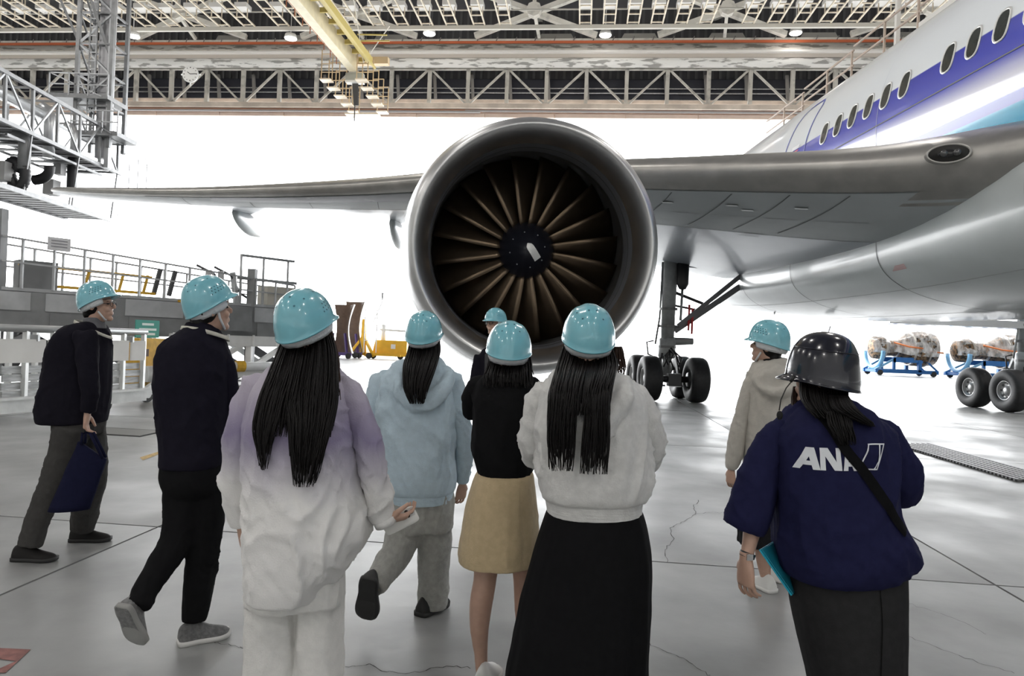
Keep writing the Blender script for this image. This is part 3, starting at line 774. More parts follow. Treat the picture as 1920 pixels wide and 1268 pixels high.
    for b, zt, zb, wd in ((1.8, ENG.z + 1.8, ENG.z + 1.5, .05), (3.2, ENG.z + 2.05, ENG.z + 1.3, .25), (5.5, 5.0, ENG.z + 1.2, .32), (8.5, 4.9, 4.0, .3), (11, 4.75, 4.3, .1)):
        c = A(9.75, b, 0); pr.append([c + OV * wd + Z3 * zt, c - OV * wd + Z3 * zt, c - OV * wd + Z3 * zb, c + OV * wd + Z3 * zb])
    MB().loft(pr).build('pylon', cowl, nac)
    # ---------------- main landing gear
    paint = mat('gear_paint', (.42, .43, .43), .4, .2, noise_amt=.15, noise_scale=8); dk = mat('gear_dark', (.05, .05, .052), .4, .6)
    rub = mat('tyre_rubber', (.022, .022, .024), .55, noise_amt=.3, noise_scale=14, bump=.1, bump_scale=40); hubm = mat('wheel_rim', (.42, .42, .42), .35, .6)

    def lathe(c, axd, prof, n=40):
        axd = axd.normalized(); x = Z3; y = axd.cross(x)
        return [[c + axd * b + (x * math.cos(q) + y * math.sin(q)) * r for q in (2 * math.pi * k / n for k in range(n))] for b, r in prof]

    def gear(org, ht):
        # org = ground point under the bogie centre ; axle along OV, bogie along HV
        leg = MB()
        top = org + Z3 * 4.3 + HV * .1
        leg.tube([org + Z3 * .65, org + Z3 * 1.0, org + Z3 * 1.25], .13, 16); leg.tube([org + Z3 * 1.2, org + Z3 * 1.25, org + Z3 * 1.75, org + Z3 * 1.8], [.2, .25, .25, .2], 20)
        leg.tube([org + Z3 * 1.75, org + Z3 * 3.2, top], [.19, .21, .21], 20)
        g = leg.build('landing_gear', paint, root, True)
        rod('bogie_beam', [org + HV * .95 + Z3 * .62, org - HV * .95 + Z3 * .62], .13, dk, g, 12)
        for b in (.75, -.75):
            c = org + HV * b + Z3 * .635
            rod('axle', [c + OV * ht * 1.1, c - OV * ht * 1.1], .09, dk, g, 12)
            for sd in (1, -1):
                cc = c + OV * (ht * sd)
                prof = [(-.17, .27), (-.23, .32), (-.255, .42), (-.25, .52), (-.215, .595), (-.15, .628), (-.07, .635), (.07, .635), (.15, .628), (.215, .595), (.25, .52), (.255, .42), (.23, .32), (.17, .27)]
                MB().loft(lathe(cc, OV, prof), False).build('tyre', rub, g, True)
                MB().loft(lathe(cc, OV * sd, [(-.16, .28), (.17, .29), (.2, .30), (.2, .265), (.12, .25), (.10, .16), (.15, .12), (.17, .05), (.17, .005)], 24), False).build('wheel_rim', hubm, g, True)
                for k in range(8):
                    a = 2 * math.pi * k / 8; pp = cc + OV * (.115 * sd) + (Z3 * math.cos(a) + HV * math.sin(a)) * .205
                    MB().tube([pp, pp + OV * (.01 * sd)], [.035, .035], 8).build('rim_hole', dk, g)
                MB().tube([cc - OV * (.25 * sd), cc - OV * (.12 * sd)], [.2, .2], 16).build('brake_unit', dk, g, True)
        # torque link, brake rods, small fittings
        for sd in (1, -1):
            bar('torque_link', org + Z3 * 1.75 - HV * .2 + OV * .1 * sd, org + Z3 * 1.2 - HV * .55 + OV * .05 * sd, .09, paint, g)
            bar('torque_link', org + Z3 * 1.2 - HV * .55 + OV * .05 * sd, org + Z3 * .75 - HV * .2 + OV * .1 * sd, .09, dk, g)
            bar('brake_rod', org + HV * .8 + OV * .25 * sd + Z3 * .45, org + OV * .25 * sd + Z3 * .4, .05, dk, g)
            bar('link_bracket', org + HV * .25 + OV * .2 * sd + Z3 * 1.35, org + HV * .35 + OV * .3 * sd + Z3 * .8, .04, dk, g)
        for k in range(7):
            a = org + HV * (.35 + .1 * (k % 3)) + OV * (.3 - .1 * k) + Z3 * (.9 + .06 * (k % 4))
            rod('hydraulic_hose', [a, a + V((0, 0, .25)) + OV * .1 * (-1) ** k, org + HV * .2 + Z3 * (1.3 + .05 * k)], .022, dk, g, 6)
        MB().box(org + HV * .85 + Z3 * .62, (.35, .25, .35)).build('bogie_fitting', dk, g)
        rod('hose_loop', [org + OV * .3 + Z3 * 1.2, org + OV * .55 + Z3 * 1.3, org + OV * .6 + Z3 * 1.65, org + OV * .4 + Z3 * 1.7], .025, dk, g, 6)
        # braces toward the fuselage
        inb = -OV
        kn = org + inb * 2.55 + Z3 * 3.75 + HV * .15
        bar('drag_brace', org + Z3 * 2.0 + inb * .2, kn, .13, mat('brace_grey', (.14, .14, .145), .4, .5), g, .16)
        bar('drag_brace', org + Z3 * 2.15 + inb * .25 + HV * .15, kn + inb * -.45 + HV * .1, .09, mat('brace_grey', (.14, .14, .145), .4, .5), g, .12)
        bar('lock_link', org + Z3 * 3.15 + inb * .1, org + inb * 1.25 + Z3 * 2.75, .08, dk, g); bar('lock_link', org + Z3 * 2.75 + inb * .15, org + inb * 1.1 + Z3 * 2.6, .06, dk, g)
        bar('cross_rod', org + Z3 * 3.95 + OV * .15, kn + Z3 * .02, .06, dk, g)
        MB().tube([org + Z3 * 3.95 + inb * .3 + HV * .3, org + Z3 * 3.35 + inb * .3 + HV * .3, org + Z3 * 3.2 + inb * .3 + HV * .3], [.17, .17, .09], 12).build('actuator', dk, g, True)
        rod('actuator_rod', [org + Z3 * 3.2 + inb * .3 + HV * .3, org + Z3 * 2.3 + inb * .28 + HV * .3], .04, paint, g)
        rod('cable_run', [org + OV * .22 + Z3 * 4.0, org + OV * .25 + Z3 * 2.4, org + OV * .35 + Z3 * 1.6], .03, paint, g, 6)
        for z in (1.5, 2.1, 2.6): MB().tube([org + Z3 * z, org + Z3 * (z + .07)], [.265, .265], 20).build('clamp_ring', mat('clamp_dark', (.2, .2, .2), .4, .4), g)
        MB().tube([org + Z3 * 1.7 + inb * .1, org + Z3 * 1.72 + inb * .75], [.12, .1], 12).build('brace_lug', paint, g, True)
        for k, dz in ((0, 0), (1, -.1)):
            a = org + inb * (.55 + .1 * k) + Z3 * (2.7 + dz) + HV * .2
            MB().box(a - Z3 * .3, (.06, .02, .75)).build('warning_streamer', mat('streamer_red', (.55, .03, .03), .6), g)
        # triangular door
        t0 = kn + inb * .35 - Z3 * .02
        MB().add([t0, t0 + inb * .75 - Z3 * .05, t0 + inb * .15 - Z3 * 1.15, t0 + HV * .05, t0 + inb * .75 - Z3 * .05 + HV * .05, t0 + inb * .15 - Z3 * 1.15 + HV * .05],
                 [(0, 1, 2), (5, 4, 3), (0, 3, 4, 1), (1, 4, 5, 2), (2, 5, 3, 0)]).build('gear_door', grey, g)
        bar('door_link', t0 + HV * .1, t0 + inb * .15 - Z3 * .5 + HV * .1, .05, dk, g)
        return g
    p = gp(1247, 20.2); gear(p, .66)
    q = gp(1893, 20.5) - HV * .75 - OV * 1.0
    gear(q, 1.0)
    # shiny panel under the belly by the right gear
    c = at(1800, 606, 21.5)
    MB().box(c, (5.0, .9, .22), (-OV, -HV, Z3)).build('gear_bay_door', mat('door_chrome', (.6, .62, .65), .12, 1), root)
    mb = MB().add([A(1.2, 9, 2.25), A(1.2, 9.5, 2.25), A(1.2, 9.45, 1.75), A(1.2, 9.3, 1.75), A(1.23, 9, 2.25), A(1.23, 9.5, 2.25), A(1.23, 9.45, 1.75), A(1.23, 9.3, 1.75)],
                  [(0, 1, 2, 3), (7, 6, 5, 4), (0, 4, 5, 1), (1, 5, 6, 2), (2, 6, 7, 3), (3, 7, 4, 0)]).build('blade_antenna', cowl, root)
    # work dock over the crown : rail and steps
    dk_ = empty('fuselage_dock', A(-1, 5, 10), 'raised maintenance dock with stepped guardrail behind the fuselage top', 'dock')
    rm = mat('dock_rail_rust', (.42, .34, .28), .5, .3); dkm = mat('dock_deck', (.62, .60, .56), .5)
    for k in range(6):
        b0_, b1_ = -1.5 + k * 3.2, 1.7 + k * 3.2; z = 10.15 - k * .12
        MB().box(A(-1.0, (b0_ + b1_) / 2, z), (1.4, 3.2, .12), (OV, HV, Z3)).build('deck', dkm, dk_)
        for b in (b0_ + .1, (b0_ + b1_) / 2):
            bar('rail_post', A(-.35, b, z), A(-.35, b, z + .95), .05, rm, dk_)
            bar('rear_post', A(-1.65, b, z), A(-1.65, b, z + .95), .05, rm, dk_)
        for hz in (.5, .95):
            bar('guardrail', A(-.35, b0_, z + hz), A(-.35, b1_, z + hz), .045, rm, dk_)
            bar('rear_guardrail', A(-1.65, b0_, z + hz), A(-1.65, b1_, z + hz), .045, rm, dk_)
        if k % 2 == 0: bar('dock_hanger', A(-1.65, b0_, z), A(-1.65, b0_, 31), .12, dkm, dk_)
    return root


aircraft()
# ================================================================== hangar equipment
def hanging_platform():
    Z = Z3; back = HV; Yf = 36.0
    st = mat('platform_steel', (.25, .255, .26), .45, .35, noise_amt=.2, noise_scale=3); pale = mat('platform_pale', (.40, .41, .42), .42, .4)
    blk = mat('hose_black', (.015, .015, .018), .5)
    tf, bf, df = at(222, 254, Yf), at(220, 324, Yf), at(207, 413, Yf)
    r = empty('hanging_access_platform', df, 'silver lattice access platform hanging from the roof at left', 'platform')
    side = OV * 2.2
    L = 15.3; n = 9; st_ = L / n
    for nm, p in (('top_chord', tf), ('bottom_chord', bf)):
        for s in (0, 1):
            bar(nm, p + side * s - back * .3, p + side * s + back * L, .15, st if s == 0 else pale, r, .16)
    for k in range(n + 1):
        a, b = tf + back * st_ * k, bf + back * st_ * k
        bar('lattice_post', a, b, .11, st, r); bar('lattice_post', a + side, b + side, .1, pale, r)
        bar('cross_member', b, b + side, .1, st, r); bar('cross_member', a, a + side, .08, st, r)
        if k < n:
            a2, b2 = a + back * st_, b + back * st_
            bar('lattice_diagonal', (a if k % 2 else b), (b2 if k % 2 else a2), .075, pale, r)
            bar('lattice_diagonal', (b if k % 2 else a) + side, (a2 if k % 2 else b2) + side, .07, pale, r)
            bar('deck_joist', b + back * st_ * .5, b + side + back * st_ * .5, .09, st, r)
    MB().box(bf + side * .5 + back * L * .5 + Z * .1, (2.0, L, .06), (OV, HV, Z)).build('upper_deck', mat('mesh_deck', (.3, .3, .31), .5, .5), r)
    # lower deck hung on thin posts
    for s in (0, 1):
        bar('lower_deck_edge', df + side * s, df + side * s + back * L, .12, st, r, .2)
    for k in range(26):
        p = df + back * (.3 + k * .58); bar('deck_slat', p, p + side, .3, mat('deck_slat', (.24, .245, .25), .45, .5), r, .07)
    for k in range(0, n + 1, 2):
        bar('hanger_post', bf + back * st_ * k, df + back * st_ * k, .06, st, r); bar('hanger_post', bf + side + back * st_ * k, df + side + back * st_ * k, .06, st, r)
    # mid platform between decks
    for z0, l0 in ((2.1, 1.0),):
        for s in (0, 1): bar('mid_rail', df + Z * z0 + side * s + back * l0, df + Z * z0 + side * s + back * 8, .1, st, r)
        for k in range(7): bar('mid_slat', df + Z * z0 + back * (l0 + .4 + k), df + Z * z0 + side + back * (l0 + .4 + k), .3, st, r, .06)
    # end balcony rails on the right
    for k in range(3):
        p = bf - back * (.2) - OV * (.5 + .45 * k) - Z * .1
        bar('balcony_post', p - Z * .9, p + Z * 1.0 - Z * .12 * k, .035, pale, r)
    bar('balcony_rail', bf - OV * .1 + Z * 1.1, bf - OV * 1.5 + Z * .75, .035, pale, r); bar('balcony_rail', bf - OV * .1 - Z * 1.0, bf - OV * 1.5 - Z * 1.0, .05, pale, r)
    bar('end_rail', df - back * .3 - OV * .2 + Z * .05, df - back * .3 - OV * .2 + Z * 1.2, .03, pale, r)
    # ducts and hoses
    dk = mat('duct_silver', (.62, .63, .64), .3, .7)
    d0 = tf + side * .4 - Z * .5 + back * 4
    MB().tube([d0, d0 + back * 11], .26, 14).build('air_duct', dk, r, True)
    for px, y0, y1, y2, Y in ((94, 208, 296, 330, 31.5), (140, 240, 300, 350, 33.5), (47, 255, 318, 345, 29.3)):
        MB().tube([at(px - 16, y0 - 8, Y), at(px - 4, y0, Y), at(px, y0 + 12, Y), at(px - 3, y1, Y)], .24 if px != 140 else .17, 14).build('down_duct', dk if px != 47 else st, r, True)
    hoses = [[(93, 312), (92, 322), (86, 331), (76, 336), (64, 338)], [(46, 312), (47, 335), (40, 350), (31, 352), (23, 340), (18, 318), (20, 306), (28, 304), (36, 312), (30, 318)], [(137, 292), (135, 320), (134, 352)]]
    for h, Y in zip(hoses, (31.5, 29.3, 33.5)):
        c = catmull([tuple(at(a, b, Y)) for a, b in h], 60)
        MB().tube(c, [.2 + .03 * (i % 2) for i in range(60)], 12).build('flexible_hose', blk, r, True)
    for px, py, Y, s in ((97, 352, 33, .55), (6, 322, 29, .6), (112, 318, 33, .4)):
        MB().box(at(px, py, Y), (s * .9, s, s * 1.3)).build('control_box', mat('box_grey', (.3, .3, .3), .5), r)
    # hanging lattice tower
    tw = at(183, 262, 35.0); tower = empty('hanging_tower', tw, 'tall grey ladder tower hanging from the roof at left', 'tower')
    cx = [V((-.85, -.5, 0)), V((.85, -.5, 0)), V((.85, .8, 0)), V((-.85, .8, 0))]; top = 31
    dz = top - tw.z
    for c in cx: bar('tower_leg', tw + c - Z * .5, tw + c + Z * dz, .17, st, tower)
    bar('tower_mast', tw + V((.35, -.2, -1)), tw + V((.35, -.2, dz)), .5, mat('mast_grey', (.28, .28, .29), .4, .6), tower, .35)
    bar('tower_mast', tw + V((.75, -.35, -1.5)), tw + V((.75, -.35, dz)), .22, pale, tower, .3)
    for k in range(12):
        z = k * 1.55
        for i in range(4): bar('tower_ring', tw + cx[i] + Z * z, tw + cx[(i + 1) % 4] + Z * z, .09, st, tower)
        a, b = (0, 1) if k % 2 else (1, 0)
        bar('tower_diagonal', tw + cx[a] + Z * z, tw + cx[b] + Z * (z + 1.55), .08, pale, tower); bar('tower_diagonal', tw + cx[3] + Z * z, tw + cx[0] + Z * (z + 1.55), .08, st, tower)
    for k in range(40):
        bar('ladder_rung', tw + V((-.25, -.55, k * .42)), tw + V((.1, -.55, k * .42)), .04, pale, tower)
    for x in (-.25, .1): bar('ladder_rail', tw + V((x, -.55, 0)), tw + V((x, -.55, dz)), .05, st, tower)
    for z, w_, xo in ((1.9, 2.9, -.5), (.1, 2.3, .35)):
        c = tw + V((xo, 0, z)); bar('balcony_deck', c - V((w_ / 2, 0, 0)), c + V((w_ / 2, 0, 0)), 1.8, st, tower, .22)
        for i in range(4):
            x = -w_ / 2 + i * w_ / 3
            bar('balcony_post', c + V((x, -.9, 0)), c + V((x, -.9, 1.1)), .05, pale, tower)
        for hz in (.55, 1.1): bar('balcony_rail', c + V((-w_ / 2, -.9, hz)), c + V((w_ / 2, -.9, hz)), .05, pale, tower)
        bar('balcony_brace', c + V((-w_ / 2, -.9, 1.1)), c + V((w_ / 2 - .3, -.9, 0)), .05, pale, tower)
    for a, b in (((96, -40), (155, 95)), ((160, -30), (205, 100))):
        bar('stay_rod', at(*a, 34), at(*b, 34.6), .12, st, tower)


hanging_platform()


def trolley():
    G0, G1 = gp(-150, 9.2), gp(268, 12.9); d = (G1 - G0); L = d.length; d.normalize(); nrm = d.cross(Z3).normalized()   # nrm points to camera side
    if nrm.y > 0: nrm = -nrm
    al = mat('aluminium_pale', (.74, .75, .74), .38, .35, noise_amt=.15, noise_scale=5); al2 = mat('aluminium_plank', (.60, .61, .61), .4, .55, noise_amt=.35, noise_scale=4, stretch=(1, 1, 6))
    wh = mat('board_white', (.78, .77, .74), .5, noise_amt=.08, noise_scale=2); gr = mat('rail_grey', (.38, .39, .39), .4, .5)
    r = empty('equipment_trolley', G0.lerp(G1, .5), 'long silver rail trolley with white boards behind the person in the suit jacket', 'trolley')
    P = lambda t, z, o=0: G0 + d * t - nrm * o + Z3 * z
    rod('top_rail', [P(0, 1.42), P(L, 1.42)], .055, gr, r, 12); rod('top_rail', [P(0, 1.42, .9), P(L, 1.42, .9)], .055, gr, r, 12)
    for t0, t1 in ((.1, 1.75), (1.8, 3.4), (3.45, L - .05)):
        bar('white_board', P(t0, 1.08, -.03), P(t1, 1.08, -.03), .03, wh, r, .36)
    for k in range(4):
        for j in range(4):
            t0, t1 = .15 + k * L / 4, (k + 1) * L / 4 - .1
            bar('side_plank', P(t0, .42 + j * .125, .02 + .02 * (j % 2)), P(t1, .42 + j * .125, .02 + .02 * (j % 2)), .03, al2, r, .11)
    for k in range(9):
        t = .05 + k * (L - .1) / 8
        bar('upright', P(t, .3), P(t, 1.4), .07, al, r); bar('upright', P(t, .3, .9), P(t, 1.4, .9), .07, al, r)
        bar('cross_tie', P(t, .3), P(t, .3, .9), .07, al, r)
        if k % 2: MB().box(P(t + .15, 1.28), (.12, .05, .1)).build('latch', gr, r)
    for o in (-.04, .94): bar('base_channel', P(-.1, .25, o), P(L, .25, o), .06, al, r, .2); bar('base_lip', P(-.1, .37, o - .03), P(L, .37, o - .03), .12, al, r, .04)
    bar('tow_arm', P(L, .27), P(L + .45, .5), .08, al, r, .18); bar('tow_arm', P(L + .4, .48), P(L + 1.1, .5), .08, al, r, .16)
    bar('rear_deck', P(L + .4, .56, .3), P(L + 1.15, .56, .3), .7, al, r, .05)
    rub = mat('caster_rubber', (.03, .03, .03), .6)
    for t, o in ((.4, 0), (.4, .9), (L - .9, 0), (L - .9, .9), (L + .95, 0), (L + .95, .8)):
        c = P(t, .15, o); MB().tube([c - nrm * .04, c + nrm * .04], [.15, .15], 20).build('caster_wheel', rub, r)
        MB().tube([c - nrm * .05, c + nrm * .05], [.07, .07], 12).build('caster_hub', al, r)
        bar('caster_fork', c + nrm * .06, P(t, .34, o) + nrm * .06, .05, gr, r)
    # yellow control cabinet with sign
    c = P(L + .62, .92, .55); y = empty('control_cabinet', P(L + .62, 0, .55), 'yellow control cabinet with green sign at the trolley end', 'cabinet')
    ym = mat('safety_yellow', (.72, .42, .04), .45, noise_amt=.2, noise_scale=9)
    MB().box(c + Z3 * -.1, (.75, .35, .95), (d, nrm, Z3)).build('cabinet_body', ym, y)
    for dx in (-.2, .25): MB().box(c + d * dx + nrm * .19 + Z3 * .1, (.1, .02, .14), (d, nrm, Z3)).build('warning_label', mat('label_dark', (.1, .06, .05), .5), y)
    for dx, cc in ((-.18, (.75, .2, .03)), (.12, (.6, .03, .03))):
        q = c + d * dx + nrm * .5 - Z3 * .18
        MB().tube([q, q + Z3 * .09], [.05, .045], 12).build('beacon', mat('beacon%d' % int(cc[1] * 100), cc, .3), y, True)
        MB().tube([q - Z3 * .42, q], [.04, .04], 10).build('beacon_post', al, y)
    MB().box(c + nrm * .35 - Z3 * .3, (.75, .12, .3), (d, nrm, Z3)).build('cabinet_step', al, y)
    s = c + d * -.05 + Z3 * .56 + nrm * .05
    g = MB().box(s, (.6, .02, .34), (d, nrm, Z3)).build('green_sign', mat('sign_green', (.03, .30, .24), .5), y)
    for k, (w_, zz) in enumerate(((.3, .09), (.44, -.01), (.38, -.1))):
        MB().box(s + nrm * .012 + Z3 * zz, (w_, .004, .045), (d, nrm, Z3)).build('sign_lettering', mat('sign_white', (.75, .85, .82), .5), y)
    for k in (-.12, .12): bar('sign_post', s + d * k - Z3 * .17, s + d * k - Z3 * .4, .03, al, y)


trolley()


def work_dock():
    G0, G1 = gp(-120, 15.0), gp(560, 21.5); d = (G1 - G0); L = d.length; d.normalize(); nrm = d.cross(Z3).normalized()
    if nrm.y > 0: nrm = -nrm
    gr = mat('dock_grey', (.24, .245, .25), .5, .2, noise_amt=.25, noise_scale=1.5); gl = mat('dock_light_grey', (.46, .47, .48), .45, .3, noise_amt=.2, noise_scale=2)
    wh = mat('dock_white', (.74, .74, .73), .45, noise_amt=.1, noise_scale=3); yl = mat('safety_yellow', (.72, .42, .04), .45); dk = mat('dock_dark', (.07, .07, .075), .5)
    r = empty('mobile_work_dock', G0.lerp(G1, .5), 'long grey mobile work dock with handrails along the left side', 'dock')
    P = lambda t, z, o=0: G0 + d * t - nrm * o + Z3 * z
    bar('main_girder', P(0, 1.75, .3), P(L, 1.75, .3), .6, gr, r, .95)
    for k in range(5):
        t0 = .2 + k * L / 5; bar('girder_panel', P(t0, 2.0), P(t0 + L / 5 - .3, 2.0), .06, gl, r, .42); bar('girder_panel', P(t0 + .1, 1.55), P(t0 + L / 5 - .2, 1.55), .04, gr, r, .4)
    bar('yellow_edge', P(5, 2.25, -.02), P(L * .72, 2.25, -.02), .05, yl, r, .06)
    MB().box(P(6.2, 1.85, -.1), (1.6, .3, .7), (d, nrm, Z3)).build('equipment_box', gr, r)
    bar('walk_deck', P(0, 2.28, 1.0), P(L, 2.28, 1.0), 1.8, gl, r, .08)
    # white lower beam, tube, braces
    bar('white_beam', P(L * .55, 1.22, -.05), P(L, 1.22, -.05), .12, wh, r, .3)
    for k in range(7):
        t = L * .56 + k * .75; bar('beam_rib', P(t, 1.07, -.12), P(t, 1.4, -.12), .05, wh, r)
    n = 6
    for k in range(n):
        t0 = .3 + k * (L - .6) / n; t1 = .3 + (k + 1) * (L - .6) / n; m = wh if k >= 3 else gr
        bar('dock_leg', P(t0, 0.3), P(t0, 1.3), .16, m, r); bar('dock_leg', P(t0, 0.3, 1.6), P(t0, 1.4, 1.6), .16, m, r)
        bar('leg_brace', P(t0, .4), P(t1, 1.25), .14, m, r); bar('leg_brace', P(t0, 1.25, 1.6), P(t1, .4, 1.6), .14, m, r)
        bar('inner_brace', P(t0, 1.3, .8), P(t1, .5, .8), .2, dk, r)
    rod('white_tube', [P(L * .4, .5, -.3), P(L - .6, .5, -.3)], .13, wh, r, 14)
    MB().tube([P(L - 2.2, .5, -.3), P(L - 1.95, .5, -.3)], [.16, .16], 14).build('tube_clamp', yl, r)
    bar('base_beam', P(L * .4, .28, -.1), P(L, .28, -.1), .3, wh, r, .22); bar('base_beam', P(0, .28, 1.6), P(L, .28, 1.6), .3, gl, r, .22)
    for t in (.8, L * .5, L - 1.2):
        for o in (0, 1.6):
            c = P(t, .16, o); MB().tube([c - nrm * .06, c + nrm * .06], [.16, .16], 16).build('dock_wheel', mat('caster_rubber', (.03, .03, .03), .6), r)
    # handrails: posts and rails following the photograph's heights
    for k in range(14):
        t = .2 + k * (L - .4) / 13; h = 3.55 - .045 * k
        bar('rail_post', P(t, 2.3, .1), P(t, h, .1), .05, gl, r); bar('rail_post', P(t, 2.3, 1.8), P(t, h, 1.8), .05, gl, r)
    for o in (.1, 1.8):
        bar('handrail', P(0, 3.55, o), P(L - .2, 2.97, o), .045, gl, r); bar('handrail', P(0, 2.95, o), P(L - .2, 2.65, o), .04, gl, r)
    bar('yellow_rail', P(1.5, 2.9, .5), P(4.5, 2.85, .5), .07, yl, r); bar('yellow_rail', P(2.2, 2.42, .5), P(4.6, 2.42, .5), .07, yl, r)
    for t in (2.2, 2.9, 3.7, 4.3): bar('yellow_post', P(t, 2.42, .5), P(t + .1, 2.9, .5), .06, yl, r)
    MB().box(P(1.9, 2.65, .7), (.8, .5, .7), (d, nrm, Z3)).build('grey_cabinet', gr, r)
    for t in (1.05, 7.2): bar('column', P(t, .3, .2), P(t, 4.1 if t < 3 else 3.35, .2), .22, gr, r)
    for t in (4.6, 5.0): bar('machine_arm', P(t, 2.4, .6), P(t + .15, 3.1, .6), .1, dk, r)
    for a in (5.6, 6.1): rod('black_cable', [P(a, 3.3, .3), P(a + .5, 3.1, .3), P(a + .8, 2.6, .3), P(a + 1.2, 2.4, .3)], .035, dk, r, 6)
    MB().box(P(2.2, 3.42, .06), (.48, .02, .32), (d, nrm, Z3)).build('notice_sheet', mat('paper_grey', (.62, .62, .64), .6), r)
    for k in range(3): MB().box(P(2.2, 3.5 - .07 * k, .045), (.34, .004, .025), (d, nrm, Z3)).build('notice_text', mat('ink_grey', (.25, .25, .27), .6), r)
    # far end: gate frame with boxes
    for t in (L - 1.9, L - 1.2, L - .4):
        bar('gate_post', P(t, 2.3, .2), P(t, 3.75, .2), .06, gl, r)
    bar('gate_top', P(L - 1.9, 3.72, .2), P(L - .2, 3.72, .2), .07, gl, r); bar('gate_mid', P(L - 2, 3.05, .2), P(L - .1, 3.05, .2), .08, gl, r)
    for k in range(3): bar('leaning_board', P(L - 2.9 + k * .45, 2.3, .2), P(L - 2.8 + k * .35, 3.2, .3), .16, gl, r, .05)
    MB().box(P(L - .6, 2.6, .5), (.9, .6, .6), (d, nrm, Z3)).build('pale_box', mat('box_pale', (.6, .57, .5), .5), r)


work_dock()


def far_ground_equipment():
    # engine cowls on a purple stand
    brown = mat('cowl_inner_brown', (.16, .10, .07), .5, noise_amt=.2, noise_scale=4); wh = mat('cowl_outer_white', (.82, .82, .8), .3, coat=.4)
    pur = mat('stand_purple', (.10, .06, .22), .4); rub = mat('caster_rubber', (.03, .03, .03), .6); gr = mat('rail_grey', (.38, .39, .39), .4, .5)
    for px, Y, lab, sc in ((634, 44, 'tall white engine cowl half with grey inside, leftmost on purple stand', 1.0), (655, 46, 'tall white engine cowl half with brown inside on a purple stand', 1.1)):
        g = gp(px, Y); r = empty('engine_cowl', g, lab, 'cowl')
        for nm, m, off in (('outer_skin', wh, 0), ('inner_lining', brown, .06)):
            rows = []
            for k in range(15):
                z = .35 + 3.1 * sc * k / 14; a0 = math.sin(math.pi * k / 14); w_ = .95 - .4 * a0; cr, sr = math.cos(.9), math.sin(.9)
                rows.append([g + V((cr * (math.sin(q) * w_ * .7 + .2 - off) + sr * math.cos(q) * w_, sr * (math.sin(q) * w_ * .7 + .2 - off) - cr * math.cos(q) * w_, z)) for q in (math.pi * (.06 + .88 * j / 12) for j in range(13))])
            MB().loft(rows, False, False).build(nm, m, r, True)
        for x in (-.6, .6): bar('stand_post', g + V((x, -.2, .15)), g + V((x * .6, 0, 1.6)), .12, pur, r)
        bar('stand_base', g + V((-.9, -.2, .3)), g + V((.9, -.2, .3)), .2, pur, r)
        for x in (-.7, .7): MB().tube([g + V((x, -.35, .18)), g + V((x, -.2, .18))], [.18, .18], 14).build('stand_wheel', rub, r)
    # yellow tow cart and tripod jack
    ye = mat('cart_yellow', (.85, .48, .03), .45, noise_amt=.1, noise_scale=3)
    g = gp(727, 46.5); r = empty('yellow_cart', g, 'orange-yellow flat ground cart with white posts behind the hoodie wearer', 'cart')
    MB().add([g + V((-1.0, -.4, .25)), g + V((1.3, -.4, .25)), g + V((1.3, -.4, 1.25)), g + V((-.8, -.4, 1.25)), g + V((-1.0, .8, .25)), g + V((1.3, .8, .25)), g + V((1.3, .8, 1.25)), g + V((-.8, .8, 1.25))],
             [(0, 1, 2, 3), (7, 6, 5, 4), (0, 4, 5, 1), (1, 5, 6, 2), (2, 6, 7, 3), (3, 7, 4, 0)]).build('cart_body', ye, r)
    bar('cart_base', g + V((-1.4, -.2, .3)), g + V((1.4, -.2, .3)), .8, ye, r, .2)
    MB().tube([g + V((-.35, 0, 1.2)), g + V((-.35, 0, 2.3))], .16, 12).build('white_post', wh, r, True)
    bar('cart_rail', g + V((-.6, -.1, 1.95)), g + V((1.3, -.1, 1.9)), .14, wh, r)
    MB().box(g + V((.4, -.42, .85)), (.3, .02, .3)).build('cart_plate', wh, r)
    for x in (-.9, .9): MB().tube([g + V((x, -.45, .2)), g + V((x, -.3, .2))], [.2, .2], 14).build('cart_wheel', rub, r)
    g = gp(680, 46); r = empty('yellow_jack', g, 'yellow tripod aircraft jack with long tow bar on the apron side', 'jack')
    MB().tube([g + V((0, 0, .2)), g + V((0, 0, 2.6))], [.22, .14], 12).build('jack_column', ye, r, True)
    for x, y in ((-.9, -.3), (.8, -.4), (0, .9)): bar('jack_leg', g + V((x, y, .15)), g + V((0, 0, 1.5)), .16, ye, r)
    bar('tow_bar', g + V((.3, -.3, .3)), g + V((2.6, -.6, .25)), .1, ye, r)
    for k in range(5): bar('jack_ladder_rung', g + V((.1, -.2, 1.2 + k * .5)), g + V((.9, -.2, 1.2 + k * .5)), .05, wh, r)
    for x in (.1, .9): bar('jack_ladder_rail', g + V((x, -.2, .4)), g + V((x, -.2, 3.4)), .06, wh, r)
    MB().tube([g + V((.6, 0, 2.4)), g + V((1.15, 0, 3.8)), g + V((1.15, 0, 4.4))], [.03, .03, .09], 8).build('floodlight_mast', gr, r)
    for x in (-.4, .5): MB().tube([g + V((x, -.55, .2)), g + V((x, -.4, .2))], [.2, .2], 14).build('jack_wheel', rub, r)
    # two engines on blue stands at right
    bl = mat('stand_blue', (.02, .16, .48), .4, noise_amt=.15, noise_scale=3); core = mat('engine_core_metal', (.26, .17, .10), .45, .5, col2=(.03, .028, .025), noise_scale=5, ramp=(.42, .55))
    film = mat('plastic_film', (.88, .89, .90), .22, noise_amt=.1, noise_scale=4, alpha=.5, coat=.5)
    fn = film.node_tree; fz = fn.nodes.new('ShaderNodeTexNoise'); fz.inputs['Scale'].default_value = 2.2; fz.inputs['Detail'].default_value = 6
